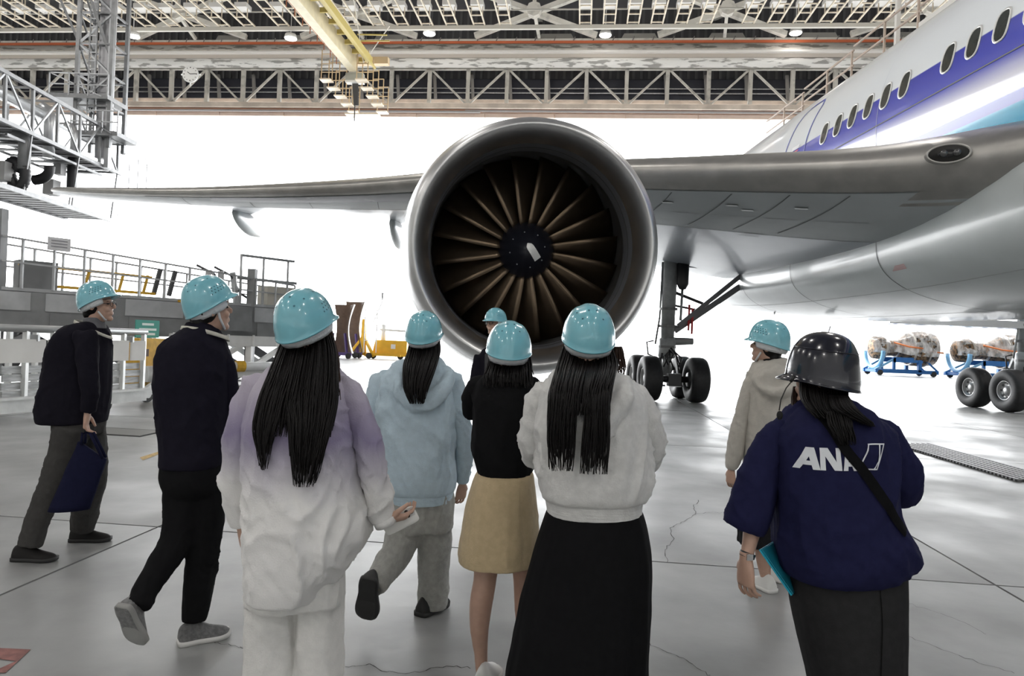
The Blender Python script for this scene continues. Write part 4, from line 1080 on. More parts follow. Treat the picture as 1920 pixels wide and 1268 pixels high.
    fm = fn.nodes.new('ShaderNodeMapping'); fm.inputs['Scale'].default_value = (1.6, 1, .5); fm.inputs['Rotation'].default_value = (0, .6, 0)
    fn.links.new(fn.nodes['Texture Coordinate'].outputs['Object'], fm.inputs[0]); fn.links.new(fm.outputs[0], fz.inputs['Vector'])
    fr_ = fn.nodes.new('ShaderNodeMapRange'); fr_.inputs[1].default_value = .38; fr_.inputs[2].default_value = .66; fr_.inputs[3].default_value = .2; fr_.inputs[4].default_value = .8
    fn.links.new(fz.outputs[0], fr_.inputs[0]); fn.links.new(fr_.outputs[0], fn.nodes['Principled BSDF'].inputs['Alpha'])
    ora = mat('strap_orange', (.75, .22, .06), .5); cast = mat('stand_light_blue', (.18, .42, .68), .4)
    for px0, px1, Y, lab in ((1622, 1752, 55, 'blue engine stand, left of two, holding a film-wrapped engine'), (1776, 1940, 53.5, 'blue engine stand, right of two, partly behind the aircraft wheels')):
        a, b = gp(px0, Y), gp(px1, Y); d = (b - a); L = d.length; d.normalize(); nn = V((-d.y, d.x, 0))
        r = empty('engine_stand', a.lerp(b, .5), lab, 'stand')
        P = lambda t, z, o=0: a + d * (t * L) + nn * o + Z3 * z
        for o in (-.9, .9):
            bar('base_beam', P(.05, .35, o), P(.95, .35, o), .25, bl, r, .3)
            bar('upper_beam', P(.3, 1.25, o), P(.72, 1.25, o), .2, bl, r, .4); bar('stand_post', P(.32, .35, o), P(.32, 1.4, o), .2, bl, r); bar('stand_post', P(.68, .35, o), P(.68, 1.9, o), .25, bl, r)
            bar('stand_brace', P(.05, .4, o), P(.32, 1.3, o), .16, cast, r); bar('stand_brace', P(.7, 1.6, o), P(.95, .4, o), .12, bl, r)
        for t in (.08, .5, .92): bar('cross_beam', P(t, .35, -.9), P(t, .35, .9), .2, bl, r)
        for t in (.12, .88):
            for o in (-.95, .95): MB().tube([P(t, .22, o - .08), P(t, .22, o + .08)], [.22, .22], 14).build('stand_wheel', mat('caster_rubber', (.03, .03, .03), .6), r)
        arc = [P(.12, 1.9, 0) + nn * (1.35 * math.cos(q)) + Z3 * (1.35 * math.sin(q)) for q in (math.pi * (1 + k / 14) for k in range(15))]
        MB().tube(arc, .16, 8).build('cradle_ring', cast, r, True)
        e = empty('stored_engine', P(.5, 1.4), 'film-wrapped jet engine on the ' + ('left' if px0 < 1700 else 'right') + ' blue stand', 'engine')
        prof = [(.06, .5), (.1, .95), (.2, 1.0), (.28, .72), (.42, .68), (.5, .95), (.62, 1.45), (.78, 1.5), (.93, 1.4), (.97, 1.0)]
        rr = [[P(t, 2.15) + nn * (q_ * math.cos(q)) + Z3 * (q_ * math.sin(q)) for q in (2 * math.pi * k / 24 for k in range(24))] for t, q_ in [(t, .92 * x) for t, x in prof]]
        MB().loft(rr).build('engine_body', core, e, True)
        for t, q_ in ((.22, .9), (.42, .66), (.6, 1.3), (.8, 1.4)):
            MB().loft([[P(t + dt, 2.15) + nn * (x * math.cos(q)) + Z3 * (x * math.sin(q)) for q in (2 * math.pi * k / 24 for k in range(24))] for dt, x in ((-.01, q_), (-.008, q_ + .05), (.008, q_ + .05), (.01, q_))]).build('flange_ring', mat('flange', (.45, .42, .38), .4, .7), e, True)
        # draped film
        rows = []
        for k in range(26):
            t = .02 + .97 * k / 25
            base = 1.0 if t < .26 else (.86 if t < .42 else 1.0 + .55 * math.sin(min(1, (t - .42) / .3) * math.pi / 2))
            row = []
            for j in range(30):
                q = math.pi * (-.12 + 1.24 * j / 29); rr_ = base * (1 + .22 * noise.noise(V((t * 9, j * .55, px0))) + .12 * noise.noise(V((t * 30, j * 1.4, 3))))
                row.append(P(t, 2.15) + nn * (rr_ * .92 * math.cos(q)) + Z3 * (rr_ * math.sin(q)))
            rows.append(row)
        MB().loft(rows, False, False).build('plastic_film', film, e, True)
        for t0, t1, z in ((.3, .66, 2.3), (.6, .95, 2.0)):
            rod('orange_strap', [P(t0, z + .3, -1.0), P((t0 + t1) / 2, z, -1.35), P(t1, z - .1, -1.5)], .06, ora, e, 6)


far_ground_equipment()
# ================================================================== people
SKIN = mat('skin', (.52, .33, .25), .5, noise_amt=.08, noise_scale=30)
HAIRM = mat('hair_black', (.006, .005, .005), .5, bump=.25, bump_scale=120, stretch=(1, 1, .06), spec=.22)
HAIRB = mat('hair_brown', (.035, .018, .012), .5, bump=.25, bump_scale=120, stretch=(1, 1, .06), spec=.22)
HELM = mat('helmet_blue', (.19, .49, .575), .25, coat=.6)
HELN = mat('helmet_navy', (.006, .007, .016), .2, coat=.45)
HOLE = mat('vent_dark', (.02, .10, .14), .6)
LINER = mat('liner_white', (.60, .62, .64), .55, bump=.5, bump_scale=60)


def fabric(name, col, amt=.12, rough=.85, bump=.22, col2=None, scale=35):
    dark = max(col) < .08
    return mat(name, col, rough, noise_amt=amt, noise_scale=scale, bump=bump, bump_scale=160, col2=col2, sheen=0 if dark else .12, spec=.06 if dark else .25)


def helmet(parent, c, f, u, m=HELM, sc=1.0, big=False, lin=True):
    """c centre of the cranium, f face direction, u crown direction"""
    f = V(f).normalized(); u = V(u).normalized(); u = (u - f * u.dot(f)).normalized(); r = f.cross(u)
    NT, NP = 48, 16; rows = []
    aS, aF, aB, H = .108 * sc, .124 * sc, .134 * sc, (.112 if not big else .122) * sc
    if big: aS, aF, aB = .118 * sc, .128 * sc, .128 * sc

    def rim(th):
        return (-.012 - .034 * (.5 - .5 * math.cos(th)) ** 1.5) * sc if not big else (-.045 - .03 * (.5 - .5 * math.cos(th))) * sc

    def pt(th, t, off=0):
        ph = t * math.pi / 2; cs, sn = math.cos(th), math.sin(th)
        a = aF if cs > 0 else aB
        R = math.sin(ph) ** .95; z0 = rim(th) * R ** (4 if not big else 7)
        x, y, z = R * aS * sn, R * a * cs, z0 + H * math.cos(ph) ** .82
        rid = math.exp(-(x / (.034 * sc)) ** 4) * .007 * sc * (1 - R ** 4) if not big else 0
        rid += (.004 * sc * (1 - R ** 3) * math.exp(-((abs(x) - .062 * sc) / (.02 * sc)) ** 2) if not big else 0)
        if big: rid = .0025 * sc / (1 + math.exp(-(t - .62) * 60))
        n = V((x / aS ** 2, y / a ** 2, (z - z0) / H ** 2)); n = n.normalized() if n.length > 0 else V((0, 0, 1))
        p = V((x, y, z)) + n * (rid + off)
        return c + r * p.x + f * p.y + u * p.z
    ths = [2 * math.pi * k / NT for k in range(NT)]
    for j in range(NP + 1):
        rows.append([pt(th, max(.012, j / NP)) for th in ths])

    def lipring(k):
        out = []
        for th in ths:
            b = max(0, math.cos(th) - .25) / .75
            e = (.003 + (.026 if not big else .030) * b ** .9) * sc * k; p = pt(th, 1)
            dirv = (r * math.sin(th) * .5 + f * math.cos(th)).normalized()
            out.append(p + dirv * e - u * ((.006 + .014 * b) * sc * k))
        return out
    rows += [lipring(.5), lipring(1.0), [p - u * .005 * sc for p in lipring(.97)]]
    rows += [[pt(th, 1, -.006) - u * .003 for th in ths], [pt(th, .9, -.008) for th in ths], [pt(th, .5, -.01) for th in ths], [pt(th, .012, -.01) for th in ths]]
    h = MB().loft(rows).build('helmet', m, parent, True, fix=True)
    if m is HELM:
        mb = MB()
        for s in (-1, 1):
            for i in range(3):
                for j in range(5):
                    th = s * math.radians(48 + j * 9 + i * 3); t = .66 + i * .07
                    p, q = pt(th, t, .0008), pt(th, t, .01); n = (q - p).normalized(); x = n.cross(u).normalized() * .0036 * sc; y = n.cross(x)
                    mb.add([p + x * math.cos(a) + y * math.sin(a) for a in (k * math.pi / 4 for k in range(8))], [tuple(range(8))])
        for th, t in ((2.6, .5), (-2.6, .5), (2.85, .3), (-2.85, .3), (2.1, .42), (-2.1, .42), (1.2, .35), (-1.2, .35)):
            p, q = pt(th, t, .0008), pt(th, t, .01); n = (q - p).normalized(); x = n.cross(f).normalized() * .0042 * sc; y = n.cross(x)
            mb.add([p + x * math.cos(a) + y * math.sin(a) for a in (k * math.pi / 4 for k in range(8))], [tuple(range(8))])
        tag(mb.build('vent_holes', HOLE, h, fix=False), kind='stuff')
    else:
        p = [pt(th, .64, .001) for th in ths]
        MB().tube(p + [p[0]], .002, 6).build('shell_rib', m, h, True)
    if lin:
        rows = []
        for th in [math.radians(62 + k * 236 / 40) for k in range(41)]:
            e = math.sin((th - math.radians(62)) / math.radians(236) * math.pi) ** .6
            cs, sn = math.cos(th), math.sin(th); ring = []
            for z, rad in ((-.01, .88), (-.035, .92), (-.052 - .012 * e, .90), (-.062 - .02 * e, .84), (-.058 - .02 * e, .76), (-.03, .8), (0, .8)):
                w_ = 1 + .05 * noise.noise(V((th * 4, z * 60, c.x * 9)))
                ring.append(c + r * (aS * rad * sn * w_) + f * (aB * rad * cs * w_) + u * (z * sc))
            rows.append(ring)
        MB().loft(rows).build('liner_band', LINER, h, True)
    return h


def head_mesh(c, f, u, neck=None, nr=.052, face=True):
    f = V(f).normalized(); u = V(u).normalized(); u = (u - f * u.dot(f)).normalized(); r = f.cross(u)
    P = lambda x, y, z: c + r * x + f * y + u * z
    mb = MB()
    mb.ell(P(0, -.008, .025), (r * .074, f * .09, u * .09)); mb.ell(P(0, .022, -.045), (r * .056, f * .066, u * .072))
    mb.ell(P(0, .065, -.098), (r * .024, f * .022, u * .018)); mb.ell(P(0, .07, .022), (r * .058, f * .02, u * .012))
    if face:
        mb.tube([P(0, .08, .01), P(0, .102, -.018), P(0, .098, -.034)], [.007, .012, .011], 8)
        mb.ell(P(0, .082, -.06), (r * .024, f * .01, u * .006)); mb.ell(P(0, .081, -.07), (r * .02, f * .01, u * .007))
    for s in (-1, 1):
        mb.ell(P(.074 * s, -.012, -.012), (r * .012, f * .019 , u * .031)); mb.ell(P(.034 * s, .062, -.035), (r * .024, f * .02, u * .022))
    if neck is not None: mb.tube([P(0, -.012, -.03), P(0, -.018, -.08).lerp(neck, .3), V(neck)], [nr, nr * .98, nr * 1.15], 14)
    return blob(mb, .0055, 2), P


def eyes(parent, P, glasses=False):
    for s in (-1, 1):
        p = P(.031 * s, .074, -.002); d = (P(0, 1, 0) - P(0, 0, 0)); r = P(1, 0, 0) - P(0, 0, 0); u = P(0, 0, 1) - P(0, 0, 0)
        MB().ell(p, (r * .013, d * .008, u * .0055), 10, 6).build('eye', mat('eye_dark', (.03, .02, .018), .2), parent, True)
        MB().ell(p + u * .018, (r * .017, d * .006, u * .003), 10, 6).build('eyebrow', HAIRM, parent, True)
        if glasses:
            q = P(.032 * s, .096, -.005)
            loop = [q + r * (.024 * math.cos(a)) + u * (.017 * math.sin(a)) for a in (2 * math.pi * k / 20 for k in range(21))]
            g = MB().tube(loop, .002, 6); g.tube([P(.056 * s, .094, 0), P(.078 * s, .05, 0), P(.08 * s, -.02, -.004)], .002, 6)
            if s > 0: g.tube([P(-.01, .098, 0), P(.01, .098, 0)], .002, 6)
            g.build('glasses', mat('glasses_frame', (.02, .02, .02), .3), parent, True)


def hand_mesh(wrist, d, n, side, curl=(.35, .45, .4), sc=1.0, spread=.05):
    """d fingers direction, n palm normal (fingers curl toward n), side = thumb direction vector sign"""
    d = V(d).normalized(); n = V(n); n = (n - d * n.dot(d)).normalized(); t = d.cross(n) * side
    w = V(wrist); S = sc; mb = MB()
    rings = []
    for x, hw, th in ((-.03, .026, .021), (0, .027, .02), (.03, .036, .019), (.06, .041, .016), (.088, .04, .013), (.095, .036, .009)):
        rings.append([w + d * x * S + t * (hw * S * math.cos(a)) + n * (th * S * math.sin(a)) for a in (2 * math.pi * k / 14 for k in range(14))])
    mb.loft(rings)
    for i, (o, L) in enumerate(((.029, .072), (.0095, .08), (-.0105, .075), (-.0295, .058))):
        p = w + d * .083 * S + t * o * S; dd = (d + t * (spread * (1.5 - i))).normalized(); pts = [p - d * .015 * S]; rad = [.0092 * S]
        for q, fr in zip(curl, (.45, .3, .25)):
            a = q * (1 + .12 * i); dd = (dd * math.cos(a) + n * math.sin(a)).normalized()
            nn = (n - dd * n.dot(dd)); n_ = nn.normalized() if nn.length > .05 else n
            p = p + dd * L * fr * S; pts += [p]; rad += [.0088 * S - .0008 * len(pts) * S]
            n2 = n_
            # keep curling in the rotated plane
            dd = dd
        mb.tube(pts, rad, 10)
        mb.ell(pts[-1], (d * .006 * S, t * .006 * S, n * .006 * S), 8, 6)
    p0 = w + d * .018 * S + t * .022 * S; dd = (d * .62 + t * .62 + n * .45).normalized()
    p1 = p0 + dd * .04 * S; dd2 = (d * .85 + t * .2 + n * .45).normalized(); p2 = p1 + dd2 * .032 * S; p3 = p2 + (d * .85 + n * .5).normalized() * .024 * S
    mb.tube([p0, p1, p2, p3], [.015 * S, .012 * S, .0095 * S, .0075 * S], 10)
    return blob(mb, .0036, 2)


def shoe(parent, heel, toe, up, upper, sole, w=1.0, name='shoe', lace=None, high=1.0):
    heel, toe = V(heel), V(toe); d = (toe - heel); L = d.length; d.normalize(); up = V(up); up = (up - d * up.dot(d)).normalized(); s = d.cross(up)
    prof = [(0, .024, .075), (.05, .034, .095), (.18, .038, .108 * high), (.34, .037, .104 * high), (.5, .042, .085), (.66, .048, .068), (.8, .048, .058), (.92, .039, .048), (1, .018, .032)]
    pr = catmull(prof, 22); rings = []
    for t, hw, h in pr:
        c = heel + d * (t * L) + up * .014; hw *= w
        rings.append([c + s * (hw * math.cos(a) * (1 if math.sin(a) < .3 else 1 - .35 * (math.sin(a) - .3))) + up * (max(-.2, math.sin(a)) * (h - .014)) for a in (2 * math.pi * k / 16 for k in range(16))])
    o = MB().loft(rings).build(name, upper, parent, True)
    rs = []
    for t, hw, h in pr:
        c = heel + d * (t * L * 1.02 - .003); hw = hw * w + .005; lift = up * (.008 * max(0, (t - .75) / .25) ** 2)
        rs.append([c + lift + s * (hw * x) + up * y for x, y in ((-1, .024), (-.96, .002), (-.5, 0), (.5, 0), (.96, .002), (1, .024))])
    MB().loft(rs).build('sole', sole, o, True)
    if lace:
        for k in range(4):
            t = .36 + k * .07; c = heel + d * (t * L); h = .082 * high - .085 * (t - .34)
            rod('lace', [c - s * .02 + up * (h - .004), c + up * (h + .006), c + s * .02 + d * .008 + up * (h - .004)], .0028, lace, o, 6)
    return o


class Fig:
    def __init__(s, label, Y, base_px):
        s.Y = Y; s.k = F / Y
        s.root = empty('person', gp(base_px, Y), label, 'person', 'visitors in the hangar')
        s.parts = []

    def p(s, px, py, dy=0): return at(px, py, s.Y + dy)

    def torso(s, mb, rows, n=22, e=2.4, seg=40):
        rows = [tuple(r) + (0,) * (5 - len(r)) for r in rows]; rings = []
        for y, l, r, dep, dy in catmull(rows, n):
            a, b = s.p(l, y, dy), s.p(r, y, dy); c = (a + b) / 2; h = (b - a) / 2; ring = []
            for k in range(seg):
                q = 2 * math.pi * k / seg; cs, sn = math.cos(q), math.sin(q)
                ring.append(c + h * math.copysign(abs(cs) ** (2 / e), cs) + V((0, dep, 0)) * math.copysign(abs(sn) ** (2 / e), sn))
            rings.append(ring)
        mb.loft(rings); return mb

    def limb(s, mb, pts, n=None, flat=1.0, seg=16):
        pts = [tuple(p) + (0,) * (4 - len(p)) for p in pts]
        q = catmull(pts, n or len(pts) * 4)
        return mb.tube([s.p(a, b, dy) for a, b, r, dy in q], [r / F * (s.Y + dy) for a, b, r, dy in q], seg)

    def garment(s, name, m, rows=None, limbs=(), voxel=.011, smooth=5, wr=.006, wf=8, extra=None, seed=1, aniso=(1, 1, .5), root_in=False):
        mb = MB(); sl = []
        if rows: s.torso(mb, rows)
        for l in limbs:
            l = [tuple(q) + (0,) * (4 - len(q)) for q in l]
            if rows and root_in:
                cx = sum((r[1] + r[2]) / 2 for r in rows) / len(rows); q = l[0]
                l = [(q[0] + (cx - q[0]) * .45, q[1] + 4, q[2] * .9, q[3])] + l
            if root_in:
                lb = MB(); s.limb(lb, l); sl.append(blob(lb, voxel, smooth, wr, wf, seed + 3 + len(sl), aniso))
            else: s.limb(mb, l)
        if extra: extra(mb)
        me = blob(mb, voxel, smooth, wr, wf, seed, aniso)
        if sl: me = join([me] + sl)
        s.last = me.copy()          # world space copy for projections
        return link(name, me, m, s.root, True)

    def skirt(s, name, m, rows, folds=.012, nf=9, seed=1, n=60, seg=160):
        rows = [tuple(r) + (0,) * (5 - len(r)) for r in rows]; rings = []; D = catmull(rows, n)
        for i, (y, l, r, dep, dy) in enumerate(D):
            a, b = s.p(l, y, dy), s.p(r, y, dy); c = (a + b) / 2; h = (b - a) / 2; ring = []; t = i / (n - 1)
            for k in range(seg):
                q = 2 * math.pi * k / seg; cs, sn = math.cos(q), math.sin(q); e = 2 / 2.3
                v = h * math.copysign(abs(cs) ** e, cs) + V((0, dep, 0)) * math.copysign(abs(sn) ** e, sn)
                nz = noise.noise(V((cs * nf * .35, sn * nf * .35, t * 1.2 + seed * 5))) + .5 * noise.noise(V((cs * nf, sn * nf, t * 2.5 + seed))) + .35 * noise.noise(V((cs * 3, sn * 3, t * 14 + seed)))
                ring.append(c + v * (1 + folds * nz * 6 * (.25 + .75 * t)))
            rings.append(ring)
        inner = [[(p - sum(rg, V((0, 0, 0))) / seg) * .97 + sum(rg, V((0, 0, 0))) / seg for p in rg] for rg in (rings[-1], rings[-8])]
        me = MB().loft(rings + inner).mesh(name); s.last = me.copy()
        return link(name, me, m, s.root, True)

    def body(s, rows, limbs, head=None, hands=(), shrink=.86):
        """continuous skin figure: trunk, limbs, neck, head, hands in one mesh"""
        mb = MB(); rr = []
        for r in rows:
            y, l, rt, dep = r[:4]; dy = r[4] if len(r) > 4 else 0; c = (l + rt) / 2; h = (rt - l) / 2 * shrink; rr.append((y, c - h, c + h, dep * shrink, dy))
        s.torso(mb, rr)
        for l in limbs: s.limb(mb, l)
        ms = [blob(mb, .012, 3)]
        if head is not None: ms.append(head)
        ms += list(hands)
        return link('body', join(ms), SKIN, s.root, True)

    def strands(s, name, rows, n, m, rad=3.2, dy=-.16, depth=.03, seed=3, ragged=.12, wav=3.0, fill=True):
        """long hair filling the envelope rows (y,l,r[,dy])"""
        rnd = random.Random(seed); mb = MB(); rows = [tuple(r) + ((dy,) if len(r) < 4 else ()) for r in rows]
        dense = catmull(rows, 20)
        if fill:
            rings = []
            for y, l, r, d_ in dense[:-3]:
                c, h = (l + r) / 2, (r - l) / 2 * .8; ring = []
                for k in range(16):
                    q = 2 * math.pi * k / 16; ring.append(s.p(c + h * math.cos(q), y, d_ + depth * .6 + depth * .7 * math.sin(q)))
                rings.append(ring)
            mb.loft(rings)
        n = int(n * 3.6); rad *= .46
        for i in range(n):
            t = (i + rnd.random()) / n; end = 1 - ragged * 1.5 * rnd.random() ** 1.6; ph = rnd.uniform(0, 6.3); fq = rnd.uniform(1.2, 2.6); dd = rnd.uniform(-1, 1) * depth; am = rnd.uniform(.3, 1) * wav
            drift = rnd.uniform(-.06, .06)
            pts = []; rads = []; N = 18
            for k in range(N):
                a = k / (N - 1) * end; q = a * (len(dense) - 1); j = min(int(q), len(dense) - 2); u_ = q - j
                y, l, r, d_ = [x + (z - x) * u_ for x, z in zip(dense[j], dense[j + 1])]
                tt = min(1, max(0, t + drift * a)); x = l + (r - l) * tt + am * math.sin(ph + fq * a * 6.3) * a
                edge = math.sqrt(max(0, 1 - (2 * tt - 1) ** 2))
                pts.append(s.p(x, y, d_ + dd * .6 - depth * .5 * edge + depth * .5)); rads.append(max(.0012, rad / s.k * (1 - .75 * a ** 3)))
            mb.tube(pts, rads, 5)
        return mb.build(name, m, s.root, True, fix=False)

    def strap(s, name, pts, w, m, target, off=.004, n=24, direction=(0, 1, 0)):
        c = [s.p(*q) for q in [(a, b, -.6) for a, b, _ in catmull([(x, y, 0) for x, y in pts], n)]]
        # move to the person's own plane
        c = [at(a, b, s.Y - .18) for a, b, _ in catmull([(x, y, 0) for x, y in pts], n)]
        mb = MB(); L = []
        for i, p in enumerate(c):
            d = (c[min(i + 1, n - 1)] - c[max(i - 1, 0)]).normalized(); sd = d.cross(V((0, 1, 0))).normalized() * w / 2
            L.append([p - sd, p - sd * .3, p + sd * .3, p + sd])
        mb.loft(L, False, False); project(mb, target, direction, off)
        return mb.build(name, m, s.root, True, fix=False)


def look(yaw, pitch):
    """yaw: 0 = away from the camera (+Y), + = toward image right; pitch up +"""
    y, p = math.radians(yaw), math.radians(pitch)
    f = V((math.sin(y) * math.cos(p), math.cos(y) * math.cos(p), math.sin(p))); u = V((-math.sin(y) * math.sin(p), -math.cos(y) * math.sin(p), math.cos(p)))
    return f, u


def lanyard(g, c, f, rad, drop, m, w=.02):
    f = f.normalized(); r = V((f.y, -f.x, 0)); rows = []
    for k in range(41):
        a = 2 * math.pi * k / 40; fr = .5 + .5 * math.cos(a)
        p = c + f * (rad * math.cos(a) * (1 + .25 * fr)) + r * (rad * 1.02 * math.sin(a)) - Z3 * (drop * fr ** 1.5 - .012)
        o = (f * math.cos(a) + r * math.sin(a)); rows.append([p - Z3 * w / 2 + o * .006, p + Z3 * w / 2, p + Z3 * w / 2 + o * .002, p - Z3 * w / 2 + o * .008])
    MB().loft(rows, False).build('lanyard', m, g.root, True)


DKSOLE = mat('sole_dark', (.02, .02, .02), .7); WHSOLE = mat('sole_white', (.75, .74, .72), .6)


# ---- 1: man in dark jacket walking to the right
def man_jacket():
    g = Fig('person in dark suit jacket and grey trousers walking past the trolley', 4.6, 110)
    f, u = look(78, 6); hc = g.p(183, 571)
    rows = [(604, 160, 187, .085), (613, 136, 190, .16), (630, 118, 194, .205), (660, 105, 197, .21), (690, 97, 199, .2), (721, 90, 199, .2), (750, 83, 197, .2), (778, 78, 194, .19), (793, 80, 192, .185)]
    armN = [(160, 632, 19, -.17), (165, 690, 18, -.21), (169, 735, 16, -.22), (165, 772, 14, -.2)]
    armF = [(164, 632, 18, .17), (172, 700, 17, .21), (178, 768, 14, .2)]
    legN = [(134, 800, 31, -.09), (115, 868, 27, -.1), (90, 930, 22, -.13), (70, 975, 20.5, -.16), (56, 1024, 21, -.18)]
    legF = [(165, 800, 29, .09), (174, 880, 25, .14), (167, 930, 22, .19), (154, 994, 20, .23)]
    hm, P = head_mesh(hc, f, u, g.p(172, 622))
    hand = hand_mesh(g.p(164, 776, -.2), V((-.12, .05, -1)), V((.9, .3, .1)), -1, (.5, .9, .7), .98)
    sk = lambda L, k: [(a, b, r * k, d) for a, b, r, d in L]
    g.body(rows, [sk(armN, .55), sk(armF, .55), sk(legN, .6), sk(legF, .6)], hm, [hand], .8)
    eyes(g.root, P, True)
    g.garment('trousers', fabric('wool_grey', (.06, .058, .056)), [(782, 107, 189, .15), (800, 106, 190, .155), (815, 112, 186, .14)], [legN, legF], wr=.010, seed=2)
    g.garment('jacket', fabric('jacket_black', (.012, .011, .017), bump=.1), rows, [armN, armF], wr=.010, seed=1, root_in=True)
    jm = g.last
    lanyard(g, g.p(172, 607), V((1, .2, 0)), .096, .10, fabric('lanyard_white', (.62, .60, .52)))
    g.garment('shirt_collar', fabric('shirt_grey', (.14, .14, .15)), [(596, 163, 190, .066), (605, 160, 193, .072), (616, 160, 196, .07)], [], voxel=.006, wr=.001)
    hr = MB(); c = hc; r_ = f.cross(u); hr.ell(c - f * .03 + u * .0, (r_ * .079, f * .075, u * .088)); hr.ell(c - f * .055 - u * .06, (r_ * .058, f * .035, u * .04))
    link('hair', blob(hr, .006, 2), HAIRM, g.root, True)
    helmet(g.root, hc + u * .045 - f * .004, f + u * .28, u - f * .28, HELM, .95)
    rod('chin_strap', [P(-.08, .01, .02), P(-.074, .025, -.05), P(-.04, .05, -.105), P(.04, .05, -.105), P(.074, .025, -.05)], .006, LINER, g.root, 8)
    blk = mat('leather_black', (.010, .009, .009), .55, spec=.2)
    h, t = gp(24, 4.42), gp(106, 4.44); shoe(g.root, h, t, (0, 0, 1), blk, DKSOLE)
    h, t = gp(131, 4.85), gp(208, 4.9); shoe(g.root, h, t, (0, 0, 1), blk, DKSOLE)
    # tote bag, held
    navy = fabric('tote_navy', (.011, .012, .034), bump=.1); Yb = 4.6 - .22
    q = [at(a, b, Yb) for a, b in ((148, 828), (199, 862), (167, 955), (91, 959))]
    bag = empty('tote_bag', q[2].lerp(q[3], .5), 'navy fabric tote bag hanging from the hand of the person in the suit jacket', 'bag')
    mb = MB(); N = 10; fr = []; bk = []
    for i in range(N + 1):
        for j in range(N + 1):
            a, b = i / N, j / N; p = q[0].lerp(q[1], a).lerp(q[3].lerp(q[2], a), b); th = .012 + .05 * math.sin(math.pi * a) ** .6 * b ** .5 + .012 * noise.noise(V((a * 4, b * 4, 2)))
            fr.append(p - V((0, th, 0))); bk.append(p + V((0, th, 0)))
    mb.v = fr + bk; n = len(fr); W = N + 1
    for i in range(N):
        for j in range(N):
            a = i * W + j; mb.f.append((a, a + 1, a + W + 1, a + W)); mb.f.append((a + n, a + W + n, a + W + 1 + n, a + 1 + n))
        for a, b in ((i * W, (i + 1) * W), (i * W + N, (i + 1) * W + N)): mb.f.append((a, b, b + n, a + n))
        for a, b in ((i, i + 1), (N * W + i, N * W + i + 1)): mb.f.append((a, b, b + n, a + n))
    mb.build('bag_body', navy, bag, True)
    top = at(163, 812, Yb)
    for dy in (-.015, .02):
        rod('bag_handle', [q[0].lerp(q[1], .15) + V((0, dy, 0)), top + V((-.02, dy, 0)), top + V((.03, dy, 0)), q[0].lerp(q[1], .92) + V((0, dy, 0))], .009, navy, bag)


# ---- 2: man in black, walking away
def man_black():
    g = Fig('person in plain black top and black trousers walking away, wearing grey running shoes', 3.37, 370)
    f, u = look(48, 8); hc = g.p(392, 578)
    rows = [(606, 358, 404, .075), (622, 345, 410, .11), (640, 322, 416, .15), (664, 306, 424, .17), (700, 302, 430, .18), (742, 301, 431, .175), (791, 303, 428, .165), (839, 307, 424, .16), (874, 306, 419, .16)]
    armL = [(320, 668, 21, -.01), (310, 730, 20, -.02), (309, 782, 17, 0), (335, 806, 14, .16)]
    armR = [(418, 680, 21, .02), (430, 740, 19, .03), (432, 800, 17.5, .05), (425, 860, 15, .08), (416, 903, 13, .11)]
    legR = [(386, 890, 34, .03), (386, 950, 35, .03), (380, 1035, 29, .03), (370, 1100, 25.5, .02), (363, 1166, 22, .0)]
    legL = [(342, 890, 34, -.03), (341, 945, 35, -.03), (331, 1010, 31, -.05), (302, 1060, 26, -.13), (275, 1103, 23, -.2), (259, 1140, 21, -.26)]
    hm, P = head_mesh(hc, f, u, g.p(380, 625))
    hand = hand_mesh(g.p(415, 906, .11), V((-.08, .1, -1)), V((-.5, .8, 0)), 1, (.3, .4, .35))
    sk = lambda L, k: [(a, b, r * k, d) for a, b, r, d in L]
    g.body(rows, [sk(armL, .55), sk(armR, .55), sk(legR, .6), sk(legL, .6)], hm, [hand], .8)
    eyes(g.root, P)
    blk = fabric('trouser_black', (.010, .010, .011), bump=.08)
    g.garment('trousers', blk, [(862, 308, 418, .15), (890, 308, 419, .155), (915, 314, 415, .14), (930, 330, 400, .1)], [legR, legL], wr=.012, seed=5)
    g.garment('top', fabric('top_black', (.013, .012, .020), bump=.1), rows, [armL, armR], wr=.012, seed=4, root_in=True)
    tm = g.last
    lanyard(g, g.p(381, 621), V((.74, .67, 0)), .094, .05, fabric('lanyard_white', (.62, .60, .52)))
    hr = MB(); r_ = f.cross(u); hr.ell(hc - f * .03, (r_ * .08, f * .075, u * .088)); hr.ell(hc - f * .058 - u * .065, (r_ * .06, f * .035, u * .04))
    link('hair', blob(hr, .006, 2), HAIRM, g.root, True)
    helmet(g.root, hc + u * .045 - f * .004, f + u * .34, u - f * .34, HELM, .95)
    # hair net cap under the helmet
    rod('chin_strap', [P(-.08, .01, .02), P(-.076, .02, -.05), P(-.04, .05, -.105), P(.04, .05, -.105), P(.076, .02, -.05), P(.08, .01, .02)], .006, LINER, g.root, 8)
    up = fabric('shoe_grey', (.20, .20, .20), .3, scale=60); lace = mat('lace_white', (.6, .6, .6), .7)
    shoe(g.root, gp(334, 3.33), gp(430, 3.47), (0, 0, 1), up, WHSOLE, 1.1, 'running_shoe', lace)
    shoe(g.root, at(226, 1140, 3.04), at(258, 1212, 3.14), (.25, .93, .25), up, mat('sole_grey', (.28, .28, .27), .7), 1.1, 'running_shoe', lace)


